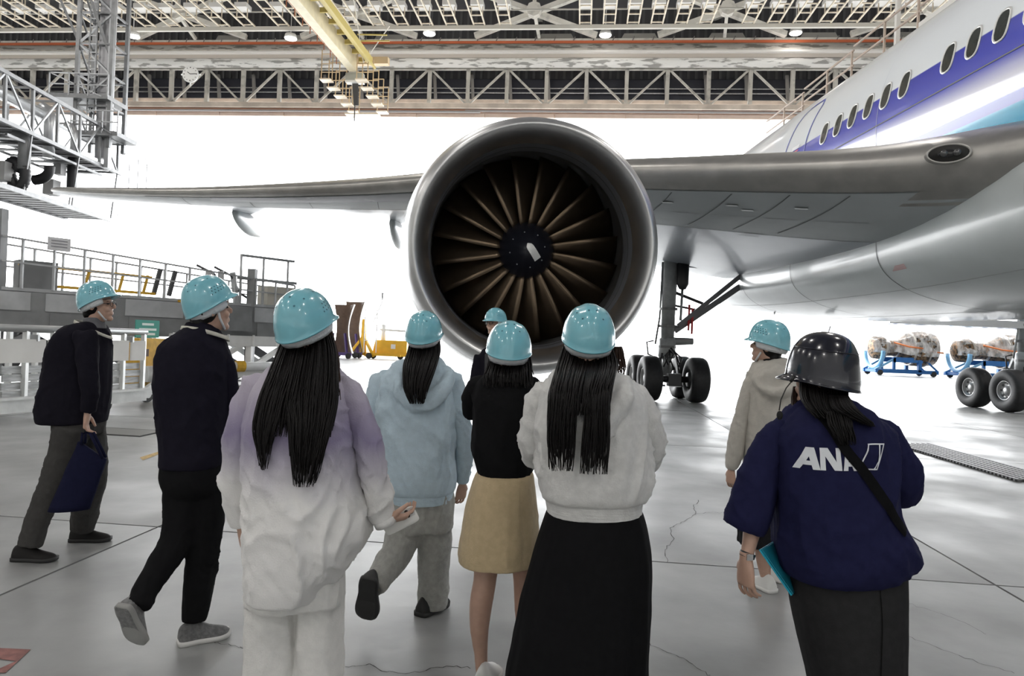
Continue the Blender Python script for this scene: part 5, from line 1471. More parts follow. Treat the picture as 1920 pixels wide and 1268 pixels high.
# ---- 3: woman in purple-to-white jacket
def woman_ombre():
    g = Fig('long-haired person in purple-to-white ombre overshirt and white trousers holding a phone', 2.7, 550)
    f, u = look(20, 20); hc = g.p(572, 612)
    rows = [(688, 525, 618, .085), (706, 492, 642, .14), (732, 474, 658, .185), (780, 464, 667, .21), (830, 462, 671, .225), (880, 463, 673, .235), (930, 464, 680, .24), (975, 464, 688, .245), (1008, 464, 686, .245), (1040, 464, 660, .24), (1075, 467, 636, .235), (1106, 474, 617, .225)]
    armL = [(482, 732, 31, 0), (460, 800, 32, 0), (447, 870, 28, .02), (441, 925, 25, .05), (452, 985, 20, .08)]
    armR = [(650, 735, 31, 0), (680, 800, 32, -.02), (696, 860, 30, -.02), (705, 920, 27, 0), (713, 958, 22, .03), (719, 976, 21, .04)]
    legL = [(509, 1080, 46, 0), (507, 1200, 46, 0), (504, 1280, 48, 0), (503, 1342, 49, 0)]
    legR = [(602, 1080, 44, 0), (602, 1200, 43, 0), (602, 1280, 44, 0), (602, 1342, 45, 0)]
    hm, P = head_mesh(hc, f, u, g.p(568, 700))
    hR = hand_mesh(g.p(722, 974, .04), V((.75, .45, .02)), V((.15, .5, .8)), 1, (.45, .75, .5), .95)
    hL = hand_mesh(g.p(453, 990, .08), V((.05, .2, -1)), V((.8, .5, 0)), -1, (.3, .4, .3), .9)
    sk = lambda L, k: [(a, b, r * k, d) for a, b, r, d in L]
    g.body(rows, [sk(armL, .45), sk(armR, .45), sk(legL, .5), sk(legR, .5)], hm, [hR, hL], .7)
    g.garment('trousers', fabric('trouser_white', (.74, .73, .71), .06), [(1050, 470, 644, .17), (1090, 466, 646, .175), (1125, 464, 646, .17)], [legL, legR], wr=.013, wf=6, seed=7, aniso=(1, 1, .3))
    # gradient-dyed cloth: colour by height on the garment
    m = fabric('ombre', (.78, .77, .76), .04); nt = m.node_tree; p = nt.nodes['Principled BSDF']
    tc = nt.nodes.new('ShaderNodeTexCoord'); sx = nt.nodes.new('ShaderNodeSeparateXYZ'); nt.links.new(tc.outputs['Object'], sx.inputs[0])
    nz = nt.nodes.new('ShaderNodeTexNoise'); nz.inputs['Scale'].default_value = 6; nt.links.new(tc.outputs['Object'], nz.inputs[0])
    ad = nt.nodes.new('ShaderNodeMath'); ad.operation = 'MULTIPLY_ADD'; nt.links.new(nz.outputs[0], ad.inputs[0]); ad.inputs[1].default_value = .12; nt.links.new(sx.outputs[2], ad.inputs[2])
    mr = nt.nodes.new('ShaderNodeMapRange'); nt.links.new(ad.outputs[0], mr.inputs[0]); mr.inputs[1].default_value = .95; mr.inputs[2].default_value = 1.38
    cr = nt.nodes.new('ShaderNodeValToRGB'); nt.links.new(mr.outputs[0], cr.inputs[0]); el = cr.color_ramp.elements
    el[0].position = .05; el[0].color = (.78, .77, .76, 1); el[1].position = .55; el[1].color = (.27, .235, .36, 1); e3 = el.new(1); e3.color = (.46, .42, .50, 1)
    nt.links.new(cr.outputs[0], p.inputs['Base Color'])
    g.garment('overshirt', m, rows, [armL, armR], wr=.022, wf=7, seed=6, root_in=True, smooth=4)
    sm = g.last
    MB().tube([g.p(719, 972, .035), g.p(724, 984, .04)], [22 / g.k, 21 / g.k], 16).build('cuff', fabric('cuff_white', (.78, .77, .76)), g.root, True)
    g.strands('hair', [(630, 532, 622, .02), (660, 520, 630, -.06), (710, 500, 634, -.16), (760, 482, 632, -.205), (820, 474, 622, -.235)], 70, HAIRM, 3.4, depth=.035, seed=2, ragged=.1, wav=2)
    g.strands('hair_lock', [(668, 522, 560, -.03), (710, 500, 545, -.155), (755, 482, 530, -.215), (800, 474, 520, -.245), (840, 480, 508, -.25), (882, 490, 500, -.255)], 22, HAIRM, 2.8, depth=.015, seed=3, ragged=.3)
    g.strands('hair_lock', [(668, 540, 630, -.03), (710, 538, 634, -.155), (755, 536, 632, -.21), (800, 540, 622, -.25), (860, 545, 606, -.26), (914, 552, 588, -.265)], 46, HAIRM, 3.0, depth=.02, seed=4, ragged=.22)
    g.strands('hair_lock', [(615, 600, 622, .06), (660, 606, 632, .03), (700, 612, 638, -.03), (750, 612, 636, -.12)], 16, HAIRB, 2.6, depth=.02, seed=8, fill=False)
    helmet(g.root, hc + u * .03, f, u - f * .12 + V((-.1, 0, 0)), HELM, 1.0)
    blk = mat('canvas_white', (.7, .7, .68), .7)
    for px in (505, 602): shoe(g.root, gp(px, 2.66), gp(px + 8, 2.9), (0, 0, 1), blk, WHSOLE)
    # phone
    c = g.p(763, 970, .1); ph = empty('smartphone', c, 'white smartphone with three camera lenses in a person\'s right hand', 'phone')
    x = V((.88, .1, .47)).normalized(); n = V((.1, -.96, -.1)); n = (n - x * n.dot(x)).normalized(); y = n.cross(x)
    pw, phh = .072, .146; c2 = c - x * .03
    rings = []
    for o, k in ((-.0035, .97), (-.002, 1), (.002, 1), (.0035, .97)):
        rings.append([c2 + n * o + x * (math.copysign(abs(math.cos(q)) ** .3, math.cos(q)) * phh / 2 * k) + y * (math.copysign(abs(math.sin(q)) ** .3, math.sin(q)) * pw / 2 * k) for q in (2 * math.pi * j / 32 for j in range(32))])
    b = MB().loft(rings).build('phone_body', mat('phone_white', (.78, .77, .74), .2, coat=.4), ph, True)
    MB().box(c2 + x * .048 + y * .014 + n * .0045, (.036, .036, .003), (x, y, n)).build('camera_plate', mat('phone_plate', (.68, .67, .65), .2), ph)
    for dx, dy in ((.038, .023), (.038, .005), (.056, .014)):
        q = c2 + x * dx + y * dy + n * .006; MB().tube([q, q + n * .004], [.0075, .0075], 16).build('camera_lens', mat('lens_black', (.01, .01, .012), .1, coat=.5), ph, True)


# ---- 4: light blue hoodie
def woman_bluehoodie():
    g = Fig('person in light blue hoodie and grey wide trousers stepping forward, back foot lifted', 3.82, 805)
    f, u = look(8, 13); hc = g.p(795, 630)
    rows = [(672, 756, 824, .085), (684, 738, 832, .13), (705, 720, 846, .165), (746, 709, 855, .185), (790, 707, 856, .195), (840, 710, 855, .2), (890, 718, 855, .205), (915, 726, 853, .2), (922, 732, 850, .185), (936, 734, 849, .18)]
    armR = [(842, 716, 23, 0), (858, 760, 22, 0), (866, 810, 21, .01), (871, 852, 19, .03), (868, 884, 16, .05), (867, 906, 12, .06)]
    armL = [(722, 716, 23, 0), (706, 760, 22, 0), (702, 820, 20, .04), (716, 880, 16, .1), (722, 905, 12, .12)]
    legR = [(816, 970, 33, .0), (813, 1050, 31, .03), (812, 1100, 29.5, .05), (811, 1137, 29, .06)]
    legL = [(766, 970, 34, -.02), (746, 1035, 30, -.1), (718, 1075, 27, -.2), (700, 1103, 23, -.28)]
    hm, P = head_mesh(hc, f, u, g.p(793, 682))
    hR = hand_mesh(g.p(867, 908, .06), V((-.1, .15, -1)), V((-.6, .7, 0)), 1, (.35, .45, .4), .92)
    hL = hand_mesh(g.p(723, 908, .12), V((.1, .15, -1)), V((.6, .7, 0)), -1, (.35, .45, .4), .92)
    sk = lambda L, k: [(a, b, r * k, d) for a, b, r, d in L]
    g.body(rows, [sk(armL, .5), sk(armR, .5), sk(legL, .55), sk(legR, .55)], hm, [hR, hL], .72)
    g.garment('trousers', fabric('denim_grey', (.36, .36, .335), .15), [(918, 735, 848, .16), (950, 734, 850, .17), (990, 736, 850, .165)], [legR, legL], wr=.013, seed=11)

    def hood(mb):
        c = catmull([(742, 694, 11, -.06), (748, 724, 13, -.15), (768, 752, 14, -.19), (795, 757, 14, -.2), (822, 740, 14, -.185), (842, 712, 12, -.12), (836, 694, 10, -.04)], 30)
        mb.tube([g.p(a, b, d) for a, b, r, d in c], [r / g.k for a, b, r, d in c], 12)
        mb.ell(g.p(793, 730, -.13), (V((.13, 0, 0)), V((0, .05, 0)), V((0, 0, .08))))
    g.garment('hoodie', fabric('hoodie_blue', (.50, .62, .70), .07), rows[:-1], [armL, armR], wr=.018, seed=10, extra=hood, root_in=True)
    hmsh = g.last
    g.skirt('hem_rib', fabric('hoodie_blue', (.50, .62, .70), .07), [(916, 731, 851, .19), (926, 732, 850, .188), (937, 734, 849, .182)], .004, 20, 2)
    g.strands('hair', [(634, 770, 824, .0), (660, 764, 826, -.06), (690, 756, 818, -.2), (725, 757, 804, -.265), (758, 768, 796, -.28)], 46, HAIRM, 2.6, depth=.03, seed=5, ragged=.15, wav=1.5)
    helmet(g.root, hc + u * .03, f, u - f * .1, HELM, .93)
    sh = mat('sneaker_black', (.014, .014, .014), .6)
    shoe(g.root, gp(786, 3.78), gp(834, 3.99), (0, 0, 1), sh, DKSOLE, 1.15, 'sneaker', None, 1.0)
    shoe(g.root, at(690, 1088, 3.45), at(686, 1164, 3.56), (.1, .9, .25), sh, DKSOLE, 1.2, 'sneaker')


# ---- 5: black top, sand skirt
def woman_sandskirt():
    g = Fig('person in black knit top and sand coloured knee-length skirt', 3.08, 940)
    f, u = look(-4, 6); hc = g.p(954, 660)
    rows = [(698, 925, 985, .08), (708, 900, 996, .12), (730, 888, 1004, .15), (770, 888, 1002, .165), (810, 886, 1001, .165), (845, 885, 1000, .165), (872, 892, 999, .16), (888, 896, 998, .155)]
    aL = [(897, 725, 21, 0), (886, 752, 20, .04), (883, 778, 17, .1)]
    aR = [(996, 725, 21, 0), (1004, 755, 19, .04), (1004, 780, 16, .1)]
    skL = [(897, 725, 13, 0), (884, 775, 11.5, .1), (880, 765, 10, .2), (893, 735, 8.5, .33), (916, 712, 8, .4)]
    skR = [(996, 725, 13, 0), (1005, 778, 11.5, .1), (1000, 765, 10, .2), (985, 740, 8.5, .33), (970, 712, 8, .4)]
    legL = [(916, 960, 36, 0), (912, 1030, 27, 0), (911, 1062, 23.5, 0), (909, 1090, 22, -.01), (902, 1132, 22, -.02), (899, 1180, 18, -.02), (902, 1230, 13, 0), (904, 1262, 13, .0)]
    legR = [(976, 960, 36, 0.02), (980, 1030, 26, .05), (982, 1062, 23, .08), (983, 1090, 21, .08), (985, 1132, 21, .05), (984, 1180, 17, .02), (982, 1230, 12, .06), (982, 1252, 12, .08)]
    hm, P = head_mesh(hc, f, u, g.p(952, 705))
    hL = hand_mesh(g.p(916, 712, .4), V((.3, .3, .9)), V((.6, .5, 0)), -1, (.5, .7, .5), .9); hR = hand_mesh(g.p(970, 712, .4), V((-.3, .3, .9)), V((-.6, .5, 0)), 1, (.5, .7, .5), .9)
    g.body(rows, [skL, skR, legL, legR], hm, [hL, hR], .82)
    g.skirt('skirt', fabric('sand_cotton', (.56, .44, .27), .1), [(862, 902, 993, .14), (880, 898, 995, .145), (890, 891, 1000, .165), (912, 883, 1003, .178), (951, 872, 1007, .19), (990, 866, 1010, .2), (1028, 860, 1012, .205), (1047, 861, 1011, .205)], .006, 8, 13)
    sk = g.last
    g.garment('top', fabric('knit_black', (.010, .010, .011), bump=.15), rows, [aL, aR], wr=.010, seed=12, root_in=True)
    g.strands('hair', [(650, 924, 990, .02), (684, 914, 998, -.04), (704, 908, 1000, -.12), (728, 905, 1003, -.15)], 60, HAIRM, 2.4, depth=.03, seed=6, ragged=.35, wav=1.5)
    helmet(g.root, hc + u * .03, f, u - f * .03, HELM, .93)
    wh = mat('canvas_white', (.7, .7, .68), .7)
    shoe(g.root, gp(901, 3.0), gp(924, 3.2), (0, 0, 1), wh, WHSOLE, 1.1, 'sneaker')
    shoe(g.root, gp(980, 3.1), gp(996, 3.32), (0, 0, 1), wh, WHSOLE, 1.1, 'sneaker')
    # phone held up
    c = g.p(922, 692, .42); ph = empty('raised_phone', c, 'dark phone raised in the hands of the person in the sand skirt', 'phone')
    MB().box(c, (.074, .009, .15)).build('phone_body', mat('phone_black', (.02, .02, .022), .25), ph)
    MB().box(c + V((.015, -.006, .045)), (.03, .004, .03)).build('camera_plate', mat('lens_black', (.01, .01, .012), .1, coat=.5), ph)


# ---- 6: pale grey hoodie, long black skirt
def woman_greyhoodie():
    g = Fig('long-haired person in pale grey hoodie and long black skirt, centre front', 2.63, 1095)
    f, u = look(-2, 14); hc = g.p(1103, 638)
    rows = [(690, 1065, 1145, .085), (706, 1038, 1168, .135), (732, 1012, 1196, .175), (781, 1005, 1208, .195), (830, 1006, 1213, .205), (870, 1009, 1216, .215), (902, 1012, 1217, .22), (926, 1016, 1213, .215), (934, 1022, 1204, .19), (956, 1025, 1202, .182)]
    armR = [(1188, 748, 30, 0), (1212, 800, 29, 0), (1224, 845, 25, .03), (1212, 874, 19, .1), (1185, 866, 15, .26)]
    armL = [(1018, 748, 30, 0), (999, 800, 26, 0), (996, 845, 22, .04), (1012, 866, 18, .14), (1035, 858, 15, .27)]
    hm, P = head_mesh(hc, f, u, g.p(1103, 700))
    hR = hand_mesh(g.p(1185, 866, .28), V((-.7, .6, .2)), V((-.2, .3, .9)), 1, (.4, .6, .5), .92); hL = hand_mesh(g.p(1035, 858, .29), V((.7, .6, .2)), V((.2, .3, .9)), -1, (.4, .6, .5), .92)
    legs = [[(1075, 960, 38, 0), (1072, 1150, 26, 0), (1070, 1290, 18, 0), (1070, 1375, 14, 0)], [(1150, 960, 38, 0), (1150, 1150, 26, 0), (1150, 1290, 18, 0), (1150, 1375, 14, 0)]]
    sk = lambda L, k: [(a, b, r * k, d) for a, b, r, d in L]
    g.body(rows, [sk(armL, .45), sk(armR, .45)] + legs, hm, [hR, hL], .72)
    g.skirt('long_skirt', fabric('skirt_black', (.009, .009, .010), bump=.08), [(930, 1034, 1194, .165), (952, 1030, 1198, .17), (966, 1022, 1206, .188), (1028, 1001, 1218, .215), (1103, 980, 1219, .24), (1175, 964, 1217, .26), (1246, 950, 1214, .275), (1320, 938, 1214, .29), (1378, 930, 1216, .3)], .010, 7, 15)

    def hood(mb):
        c = catmull([(1040, 708, 12, -.05), (1048, 745, 15, -.13), (1072, 792, 17, -.19), (1108, 806, 17, -.21), (1140, 785, 17, -.2), (1166, 740, 15, -.15), (1172, 708, 12, -.06)], 30)
        mb.tube([g.p(a, b, d) for a, b, r, d in c], [r / g.k for a, b, r, d in c], 12)
        mb.ell(g.p(1106, 770, -.14), (V((.12, 0, 0)), V((0, .05, 0)), V((0, 0, .08))))
    g.garment('hoodie', fabric('hoodie_grey', (.69, .685, .67), .1), rows[:-1], [armL, armR], wr=.02, wf=7, seed=14, extra=hood, root_in=True)
    hmsh = g.last
    g.skirt('hem_rib', fabric('hoodie_grey', (.69, .685, .67), .1), [(926, 1020, 1206, .196), (940, 1023, 1203, .19), (957, 1026, 1201, .184)], .003, 20, 3)
    g.strands('hair', [(650, 1056, 1150, .02), (682, 1046, 1158, -.05), (704, 1040, 1154, -.2), (735, 1034, 1146, -.275), (780, 1030, 1142, -.29)], 60, HAIRM, 3.4, depth=.035, seed=7, ragged=.05, wav=2)
    g.strands('hair_lock', [(676, 1048, 1100, -.02), (704, 1038, 1094, -.15), (735, 1030, 1086, -.275), (770, 1028, 1082, -.295), (830, 1026, 1078, -.285), (884, 1032, 1072, -.28)], 40, HAIRM, 3.0, depth=.02, seed=8, ragged=.2)
    g.strands('hair_lock', [(676, 1100, 1154, -.02), (704, 1096, 1150, -.15), (735, 1094, 1146, -.275), (770, 1096, 1142, -.295), (830, 1092, 1142, -.285), (890, 1090, 1138, -.28)], 40, HAIRM, 3.0, depth=.02, seed=9, ragged=.2)
    g.strands('hair_lock', [(650, 1150, 1166, .02), (680, 1150, 1172, .0), (706, 1152, 1170, -.05)], 10, HAIRB, 2.4, depth=.02, seed=10, fill=False)
    helmet(g.root, hc + u * .03, f, u - f * .1, HELM, .92)
    for px in (1070, 1150): shoe(g.root, gp(px, 2.6), gp(px + 2, 2.84), (0, 0, 1), mat('canvas_white', (.7, .7, .68), .7), WHSOLE)


# ---- 7: guide in navy jacket
def guide():
    g = Fig('person in navy jacket with white lettering, dark skirt, navy helmet and headset', 2.54, 1590)
    f, u = look(-52, 4); hc = g.p(1543, 704)
    rows = [(752, 1510, 1582, .08), (768, 1488, 1602, .115), (795, 1458, 1642, .16), (819, 1446, 1656, .18), (862, 1446, 1664, .195), (900, 1452, 1666, .2), (940, 1457, 1668, .205), (980, 1459, 1682, .215), (1012, 1459, 1699, .22), (1040, 1461, 1696, .22), (1060, 1464, 1682, .21), (1076, 1474, 1650, .19)]
    slL = [(1455, 815, 31, 0), (1432, 870, 38, 0), (1415, 925, 42, .0), (1402, 968, 43, 0), (1393, 992, 40, 0)]
    slR = [(1650, 818, 31, 0), (1676, 868, 34, .01), (1686, 905, 34, .04), (1684, 930, 31, .1)]
    skL = [(1455, 815, 18, 0), (1425, 920, 19, 0), (1412, 985, 17, 0), (1404, 1025, 14, -.02), (1399, 1048, 12, -.03)]
    skR = [(1650, 818, 18, 0), (1684, 915, 17, .06), (1672, 935, 15, .18), (1640, 930, 12, .3)]
    hm, P = head_mesh(hc, f, u, g.p(1545, 770))
    hL = hand_mesh(g.p(1399, 1050, -.03), V((.02, .02, -1)), V((.75, .4, 0)), -1, (.3, .45, .4), 1.0, .1)
    hR = hand_mesh(g.p(1640, 930, .31), V((-.9, .3, .1)), V((0, -.3, .9)), 1, (.4, .5, .4), .95)
    legs = [[(1560, 1060, 40, 0), (1568, 1190, 30, 0), (1572, 1300, 20, 0), (1572, 1400, 13, 0)], [(1630, 1060, 40, 0), (1632, 1190, 30, 0), (1630, 1300, 20, 0), (1630, 1400, 13, 0)]]
    g.body(rows, [skL, skR] + legs, hm, [hL, hR], .78)
    eyes(g.root, P)
    g.skirt('skirt', fabric('skirt_charcoal', (.028, .028, .029), bump=.1), [(1052, 1486, 1687, .17), (1075, 1484, 1688, .178), (1123, 1487, 1687, .19), (1190, 1500, 1685, .19), (1268, 1519, 1682, .185), (1320, 1530, 1680, .18), (1350, 1534, 1678, .178)], .006, 6, 17)
    sk = g.last
    g.strap('skirt_vent', [(1650, 1080), (1650, 1160), (1648, 1260), (1647, 1330)], .004, fabric('vent_black', (.008, .008, .008)), sk, .003)
    g.garment('jacket', fabric('jacket_navy', (.017, .018, .056), bump=.1), rows, [slL, slR], wr=.018, wf=6, seed=16, root_in=True)
    jk = g.last
    # lettering on the back (projected along the guide's facing plane)
    wm = mat('print_white', (.72, .74, .78), .5)

    def poly(pts):
        bm = bmesh.new(); vs = [bm.verts.new(at(a, b, g.Y - .165)) for a, b in pts]; bm.faces.new(vs)
        bmesh.ops.triangulate(bm, faces=bm.faces); bmesh.ops.subdivide_edges(bm, edges=bm.edges, cuts=5, use_grid_fill=True)
        bmesh.ops.triangulate(bm, faces=bm.faces)
        bm.verts.ensure_lookup_table(); mb = MB(); mb.v = [v.co.copy() for v in bm.verts]; mb.f = [tuple(v.index for v in fc.verts) for fc in bm.faces]; bm.free()
        project(mb, jk, (0, 1, 0), .004)
        return mb
    t0, t1, b0, b1 = 839, 836, 880, 880

    def letter(name, polys):
        o = MB()
        for pl in polys:
            m_ = poly(pl); o.add(m_.v, m_.f)
        o.build(name, wm, g.root, False, fix=False)
    letter('print_letter', [[(1494, 880), (1513, 839), (1525, 839), (1520, 850), (1504, 880)], [(1513, 839), (1525, 839), (1534, 880), (1522, 880)], [(1508, 864), (1524, 864), (1526, 872), (1505, 872)]])
    letter('print_letter', [[(1534, 880), (1534, 839), (1543, 839), (1543, 880)], [(1534, 839), (1548, 839), (1571, 880), (1558, 880)], [(1562, 860), (1562, 839), (1570, 839), (1571, 880), (1564, 880)]])
    letter('print_letter', [[(1573, 880), (1578, 848), (1584, 842), (1582, 880)], [(1579, 842), (1586, 842), (1602, 880), (1592, 880)], [(1577, 864), (1594, 864), (1597, 872), (1576, 872)]])
    st = lambda pts, w_: [(pts[0][0] - w_, pts[0][1]), (pts[0][0] + w_, pts[0][1]), (pts[1][0] + w_, pts[1][1]), (pts[1][0] - w_, pts[1][1])]
    letter('print_emblem', [st([(1621, 831), (1607, 864)], 1.3), [(1619, 830), (1652, 830), (1652, 832.5), (1619, 832.5)], st([(1651, 831), (1634, 877)], 1.3), st([(1643, 831), (1638, 862)], 1.2), st([(1638, 862), (1628, 876)], 1.2), [(1617, 875.5), (1635, 875.5), (1635, 878), (1617, 878)]])
    blk = fabric('strap_black', (.008, .008, .009), bump=.1)
    g.strap('bag_strap', [(1552, 780), (1580, 838), (1612, 880), (1640, 920), (1666, 958), (1700, 1000)], .034, blk, jk, .007)
    lanyard(g, g.p(1543, 774), f, .088, .03, mat('lanyard_blue', (.42, .60, .70), .6))
    # hair, ponytail
    g.strands('hair', [(706, 1500, 1588, .0), (740, 1500, 1590, -.08), (765, 1512, 1590, -.13), (785, 1530, 1600, -.16)], 50, HAIRM, 3.0, depth=.035, seed=11, ragged=.2, wav=1.5)
    g.strands('ponytail', [(742, 1555, 1590, -.1), (765, 1560, 1606, -.16), (782, 1590, 1624, -.17), (792, 1612, 1636, -.17), (800, 1630, 1640, -.16)], 26, HAIRM, 2.4, depth=.03, seed=12, ragged=.2, wav=2)
    g.strands('hair_lock', [(772, 1548, 1592, -.155), (800, 1555, 1600, -.19), (835, 1572, 1606, -.2)], 24, HAIRM, 2.6, depth=.02, seed=13, ragged=.25)
    g.strands('side_hair', [(725, 1488, 1512, .06), (750, 1484, 1514, .04), (785, 1490, 1512, .02)], 22, HAIRB, 2.4, depth=.02, seed=14, ragged=.2, wav=2.5)
    helmet(g.root, hc + u * .038, f, u - f * .05, HELN, 1.0, True, False)
    rod('chin_strap', [P(.085, .02, .0), P(.08, .03, -.05), P(.045, .06, -.11), P(-.045, .06, -.11)], .006, mat('strap_dark', (.03, .03, .03), .6), g.root, 8)
    mp = [g.p(1487, 712, -.06), g.p(1474, 728, -.06), g.p(1464, 750, -.06), g.p(1461, 770, -.06)]
    hs = rod('headset_boom', mp, .0022, mat('headset_black', (.012, .012, .012), .5), g.root, 8)
    MB().ell(g.p(1462, 779, -.06), (V((.011, 0, 0)), V((0, .011, 0)), V((0, 0, .016)))).build('microphone_foam', mat('foam_black', (.01, .01, .01), .9), hs, True)
    MB().tube([g.p(1482, 716, -.06), g.p(1489, 705, -.06)], [.007, .007], 8).build('boom_joint', mat('headset_black', (.012, .012, .012), .5), hs, True)
    a, b = g.p(1403, 1036, -.025), g.p(1400, 1045, -.027)
    wt = MB().tube([a, b], [14.5 / g.k, 13.8 / g.k], 20).build('wristwatch', mat('watch_strap', (.03, .03, .032), .4), g.root, True)
    MB().box((a + b) / 2 + V((-.002, -.029, .0)), (.022, .01, .022)).build('watch_face', mat('watch_steel', (.5, .5, .5), .25, .8), wt)
    for px in (1572, 1630): shoe(g.root, gp(px + 4, 2.5), gp(px - 30, 2.7), (0, 0, 1), mat('leather_black', (.010, .009, .009), .55, spec=.2), DKSOLE)
    # cyan folder
    pts = [at(a, b, 2.54 + d) for a, b, d in ((1424, 1031, -.06), (1462, 1008, .16), (1500, 1098, .16), (1484, 1117, -.04))]
    n = (pts[1] - pts[0]).cross(pts[3] - pts[0]).normalized() * .003
    fd = empty('clipboard_folder', pts[3], 'bright cyan plastic folder held at the side of the navy-jacketed person', 'folder')
    mb = MB(); mb.loft([[p - n for p in pts], [p + n for p in pts]]); mb.build('folder_cover', mat('folder_cyan', (.02, .42, .60), .3, coat=.3), fd)
    pts2 = [p * .97 + (pts[0] + pts[2]) * .015 - n * 2.4 for p in pts]
    MB().loft([[p - n * .6 for p in pts2], [p + n * .6 for p in pts2]]).build('folder_sheet', mat('folder_dark_cyan', (.015, .25, .36), .4), fd)


# ---- 8: beige hoodie at right
def person_beige():
    g = Fig('person in beige hoodie and dark knee-length shorts, partly behind the navy-jacketed person', 4.47, 1435)
    f, u = look(-58, 8); hc = g.p(1440, 648)
    rows = [(676, 1424, 1478, .08), (688, 1412, 1492, .12), (706, 1403, 1500, .15), (760, 1397, 1505, .17), (820, 1394, 1505, .175), (866, 1396, 1502, .175), (880, 1398, 1498, .17)]
    aL = [(1410, 718, 16, 0), (1394, 770, 16, 0), (1382, 830, 15, .01), (1374, 864, 12.5, .02), (1371, 880, 10, .03)]
    aR = [(1492, 718, 16, 0), (1506, 770, 15, .02), (1510, 830, 14, .05), (1506, 875, 10, .09)]
    legL = [(1422, 960, 22, 0), (1428, 1020, 15, -.02), (1432, 1055, 13, -.03), (1436, 1086, 9, -.03)]
    legR = [(1465, 960, 22, .05), (1466, 1020, 15, .1), (1464, 1060, 11, .12), (1462, 1080, 9, .14)]
    hm, P = head_mesh(hc, f, u, g.p(1448, 692))
    hL = hand_mesh(g.p(1371, 882, .03), V((.02, .1, -1)), V((.7, .5, 0)), -1, (.4, .6, .5), .92); hR = hand_mesh(g.p(1506, 878, .09), V((-.02, .1, -1)), V((-.7, .5, 0)), 1, (.4, .6, .5), .92)
    sk = lambda L, k: [(a, b, r * k, d) for a, b, r, d in L]
    g.body(rows, [sk(aL, .55), sk(aR, .55), legL, legR], hm, [hL, hR], .75)
    eyes(g.root, P)
    g.skirt('shorts', fabric('shorts_black', (.015, .015, .017)), [(866, 1398, 1498, .15), (900, 1392, 1496, .165), (960, 1388, 1492, .175), (1018, 1386, 1486, .18)], .010, 9, 21)

    def hood(mb):
        c = catmull([(1414, 700, 9, .0), (1424, 722, 10, -.12), (1452, 738, 11, -.17), (1480, 728, 11, -.15), (1492, 702, 9, -.04)], 24)
        mb.tube([g.p(a, b, d) for a, b, r, d in c], [r / g.k for a, b, r, d in c], 12); mb.ell(g.p(1453, 712, -.11), (V((.12, 0, 0)), V((0, .06, 0)), V((0, 0, .09))))
    g.garment('hoodie', fabric('hoodie_beige', (.48, .455, .41), .08), rows, [aL, aR], wr=.016, seed=20, extra=hood, root_in=True)
    hr = MB(); r_ = f.cross(u); hr.ell(hc - f * .03, (r_ * .08, f * .075, u * .088)); hr.ell(hc - f * .058 - u * .07, (r_ * .06, f * .035, u * .05))
    link('hair', blob(hr, .006, 2), HAIRM, g.root, True)
    g.garment('collar', fabric('collar_black', (.012, .012, .012)), [(672, 1430, 1474, .075), (682, 1422, 1480, .1), (692, 1420, 1484, .1)], [], voxel=.008, wr=.002)
    helmet(g.root, hc + u * .045, f, u - f * .02, HELM, 1.03)
    rod('chin_strap', [P(.082, .0, .02), P(.076, .02, -.05), P(.04, .05, -.108), P(-.04, .05, -.108), P(-.076, .02, -.05)], .006, LINER, g.root, 8)
    wh = mat('canvas_white', (.7, .7, .68), .7)
    shoe(g.root, gp(1450, 4.36), gp(1408, 4.55), (0, 0, 1), wh, WHSOLE, 1.15, 'sneaker', mat('lace_white', (.6, .6, .6), .7))
    shoe(g.root, gp(1470, 4.56), gp(1436, 4.78), (0, 0, 1), wh, WHSOLE, 1.15, 'sneaker')


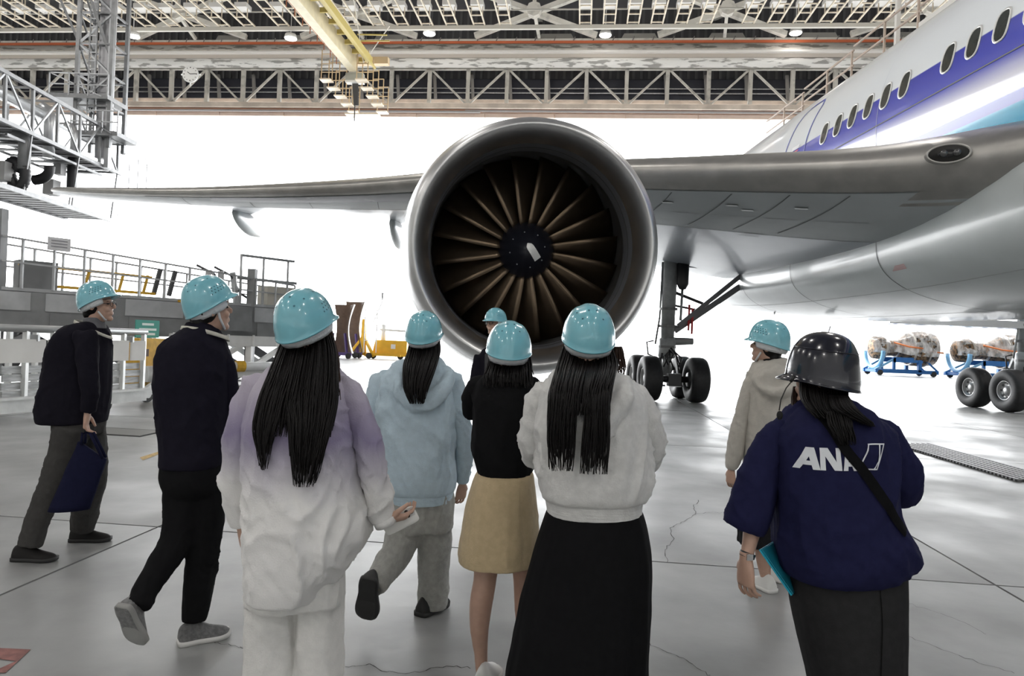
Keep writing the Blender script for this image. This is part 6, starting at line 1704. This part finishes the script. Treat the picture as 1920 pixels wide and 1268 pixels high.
# ---- 9: man in glasses under the engine
def man_under_engine():
    g = Fig('person in glasses and blue helmet standing under the engine intake, facing back', 7.0, 935)
    f, u = look(-138, 4); hc = g.p(929, 607)
    k = g.k; x0 = 938; z = lambda h: 634 + 6 - (h - CAMZ) * k
    R = lambda h, w_, d: (z(h), x0 - w_ * k, x0 + w_ * k, d)
    rows = [R(1.50, .07, .07), R(1.46, .14, .11), R(1.40, .2, .13), R(1.2, .2, .14), R(1.0, .18, .13), R(.85, .19, .13)]
    aL = [(x0 - .2 * k, z(1.38), 12, 0), (x0 - .25 * k, z(1.1), 11, 0), (x0 - .24 * k, z(.85), 8, -.03)]; aR = [(x0 + .2 * k, z(1.38), 12, 0), (x0 + .25 * k, z(1.1), 11, 0), (x0 + .24 * k, z(.85), 8, -.03)]
    lL = [(x0 - .1 * k, z(.9), 18, 0), (x0 - .11 * k, z(.5), 14, 0), (x0 - .11 * k, z(.08), 11, 0)]; lR = [(x0 + .1 * k, z(.9), 18, 0), (x0 + .11 * k, z(.5), 14, 0), (x0 + .11 * k, z(.08), 11, 0)]
    hm, P = head_mesh(hc, f, u, g.p(934, z(1.48)))
    sk = lambda L, q: [(a, b, r * q, d) for a, b, r, d in L]
    hands = [hand_mesh(g.p(x0 - .24 * k, z(.84), -.03), V((0, -.1, -1)), V((.6, -.5, 0)), 1), hand_mesh(g.p(x0 + .24 * k, z(.84), -.03), V((0, -.1, -1)), V((-.6, -.5, 0)), -1)]
    g.body(rows, [sk(aL, .6), sk(aR, .6), sk(lL, .6), sk(lR, .6)], hm, hands, .82)
    eyes(g.root, P, True)
    g.garment('trousers', fabric('trouser_black', (.010, .010, .011)), [R(.95, .17, .12), R(.86, .18, .13), R(.8, .18, .12)], [lL, lR], voxel=.014, wr=.005, seed=31)
    g.garment('jacket', fabric('jacket_black', (.012, .011, .017)), rows, [aL, aR], voxel=.014, wr=.005, seed=30)
    helmet(g.root, hc + u * .045, f, u, HELM, .98)
    hr = MB(); r_ = f.cross(u); hr.ell(hc - f * .028, (r_ * .078, f * .075, u * .088)); link('hair', blob(hr, .007, 2), HAIRM, g.root, True)
    for s in (-1, 1): shoe(g.root, gp(x0 + s * .11 * k, 7.08), gp(x0 + s * .15 * k - 6, 6.82), (0, 0, 1), mat('leather_black', (.010, .009, .009), .55, spec=.2), DKSOLE)


for fn in (man_jacket, man_black, woman_ombre, woman_bluehoodie, woman_sandskirt, woman_greyhoodie, guide, person_beige, man_under_engine): fn()
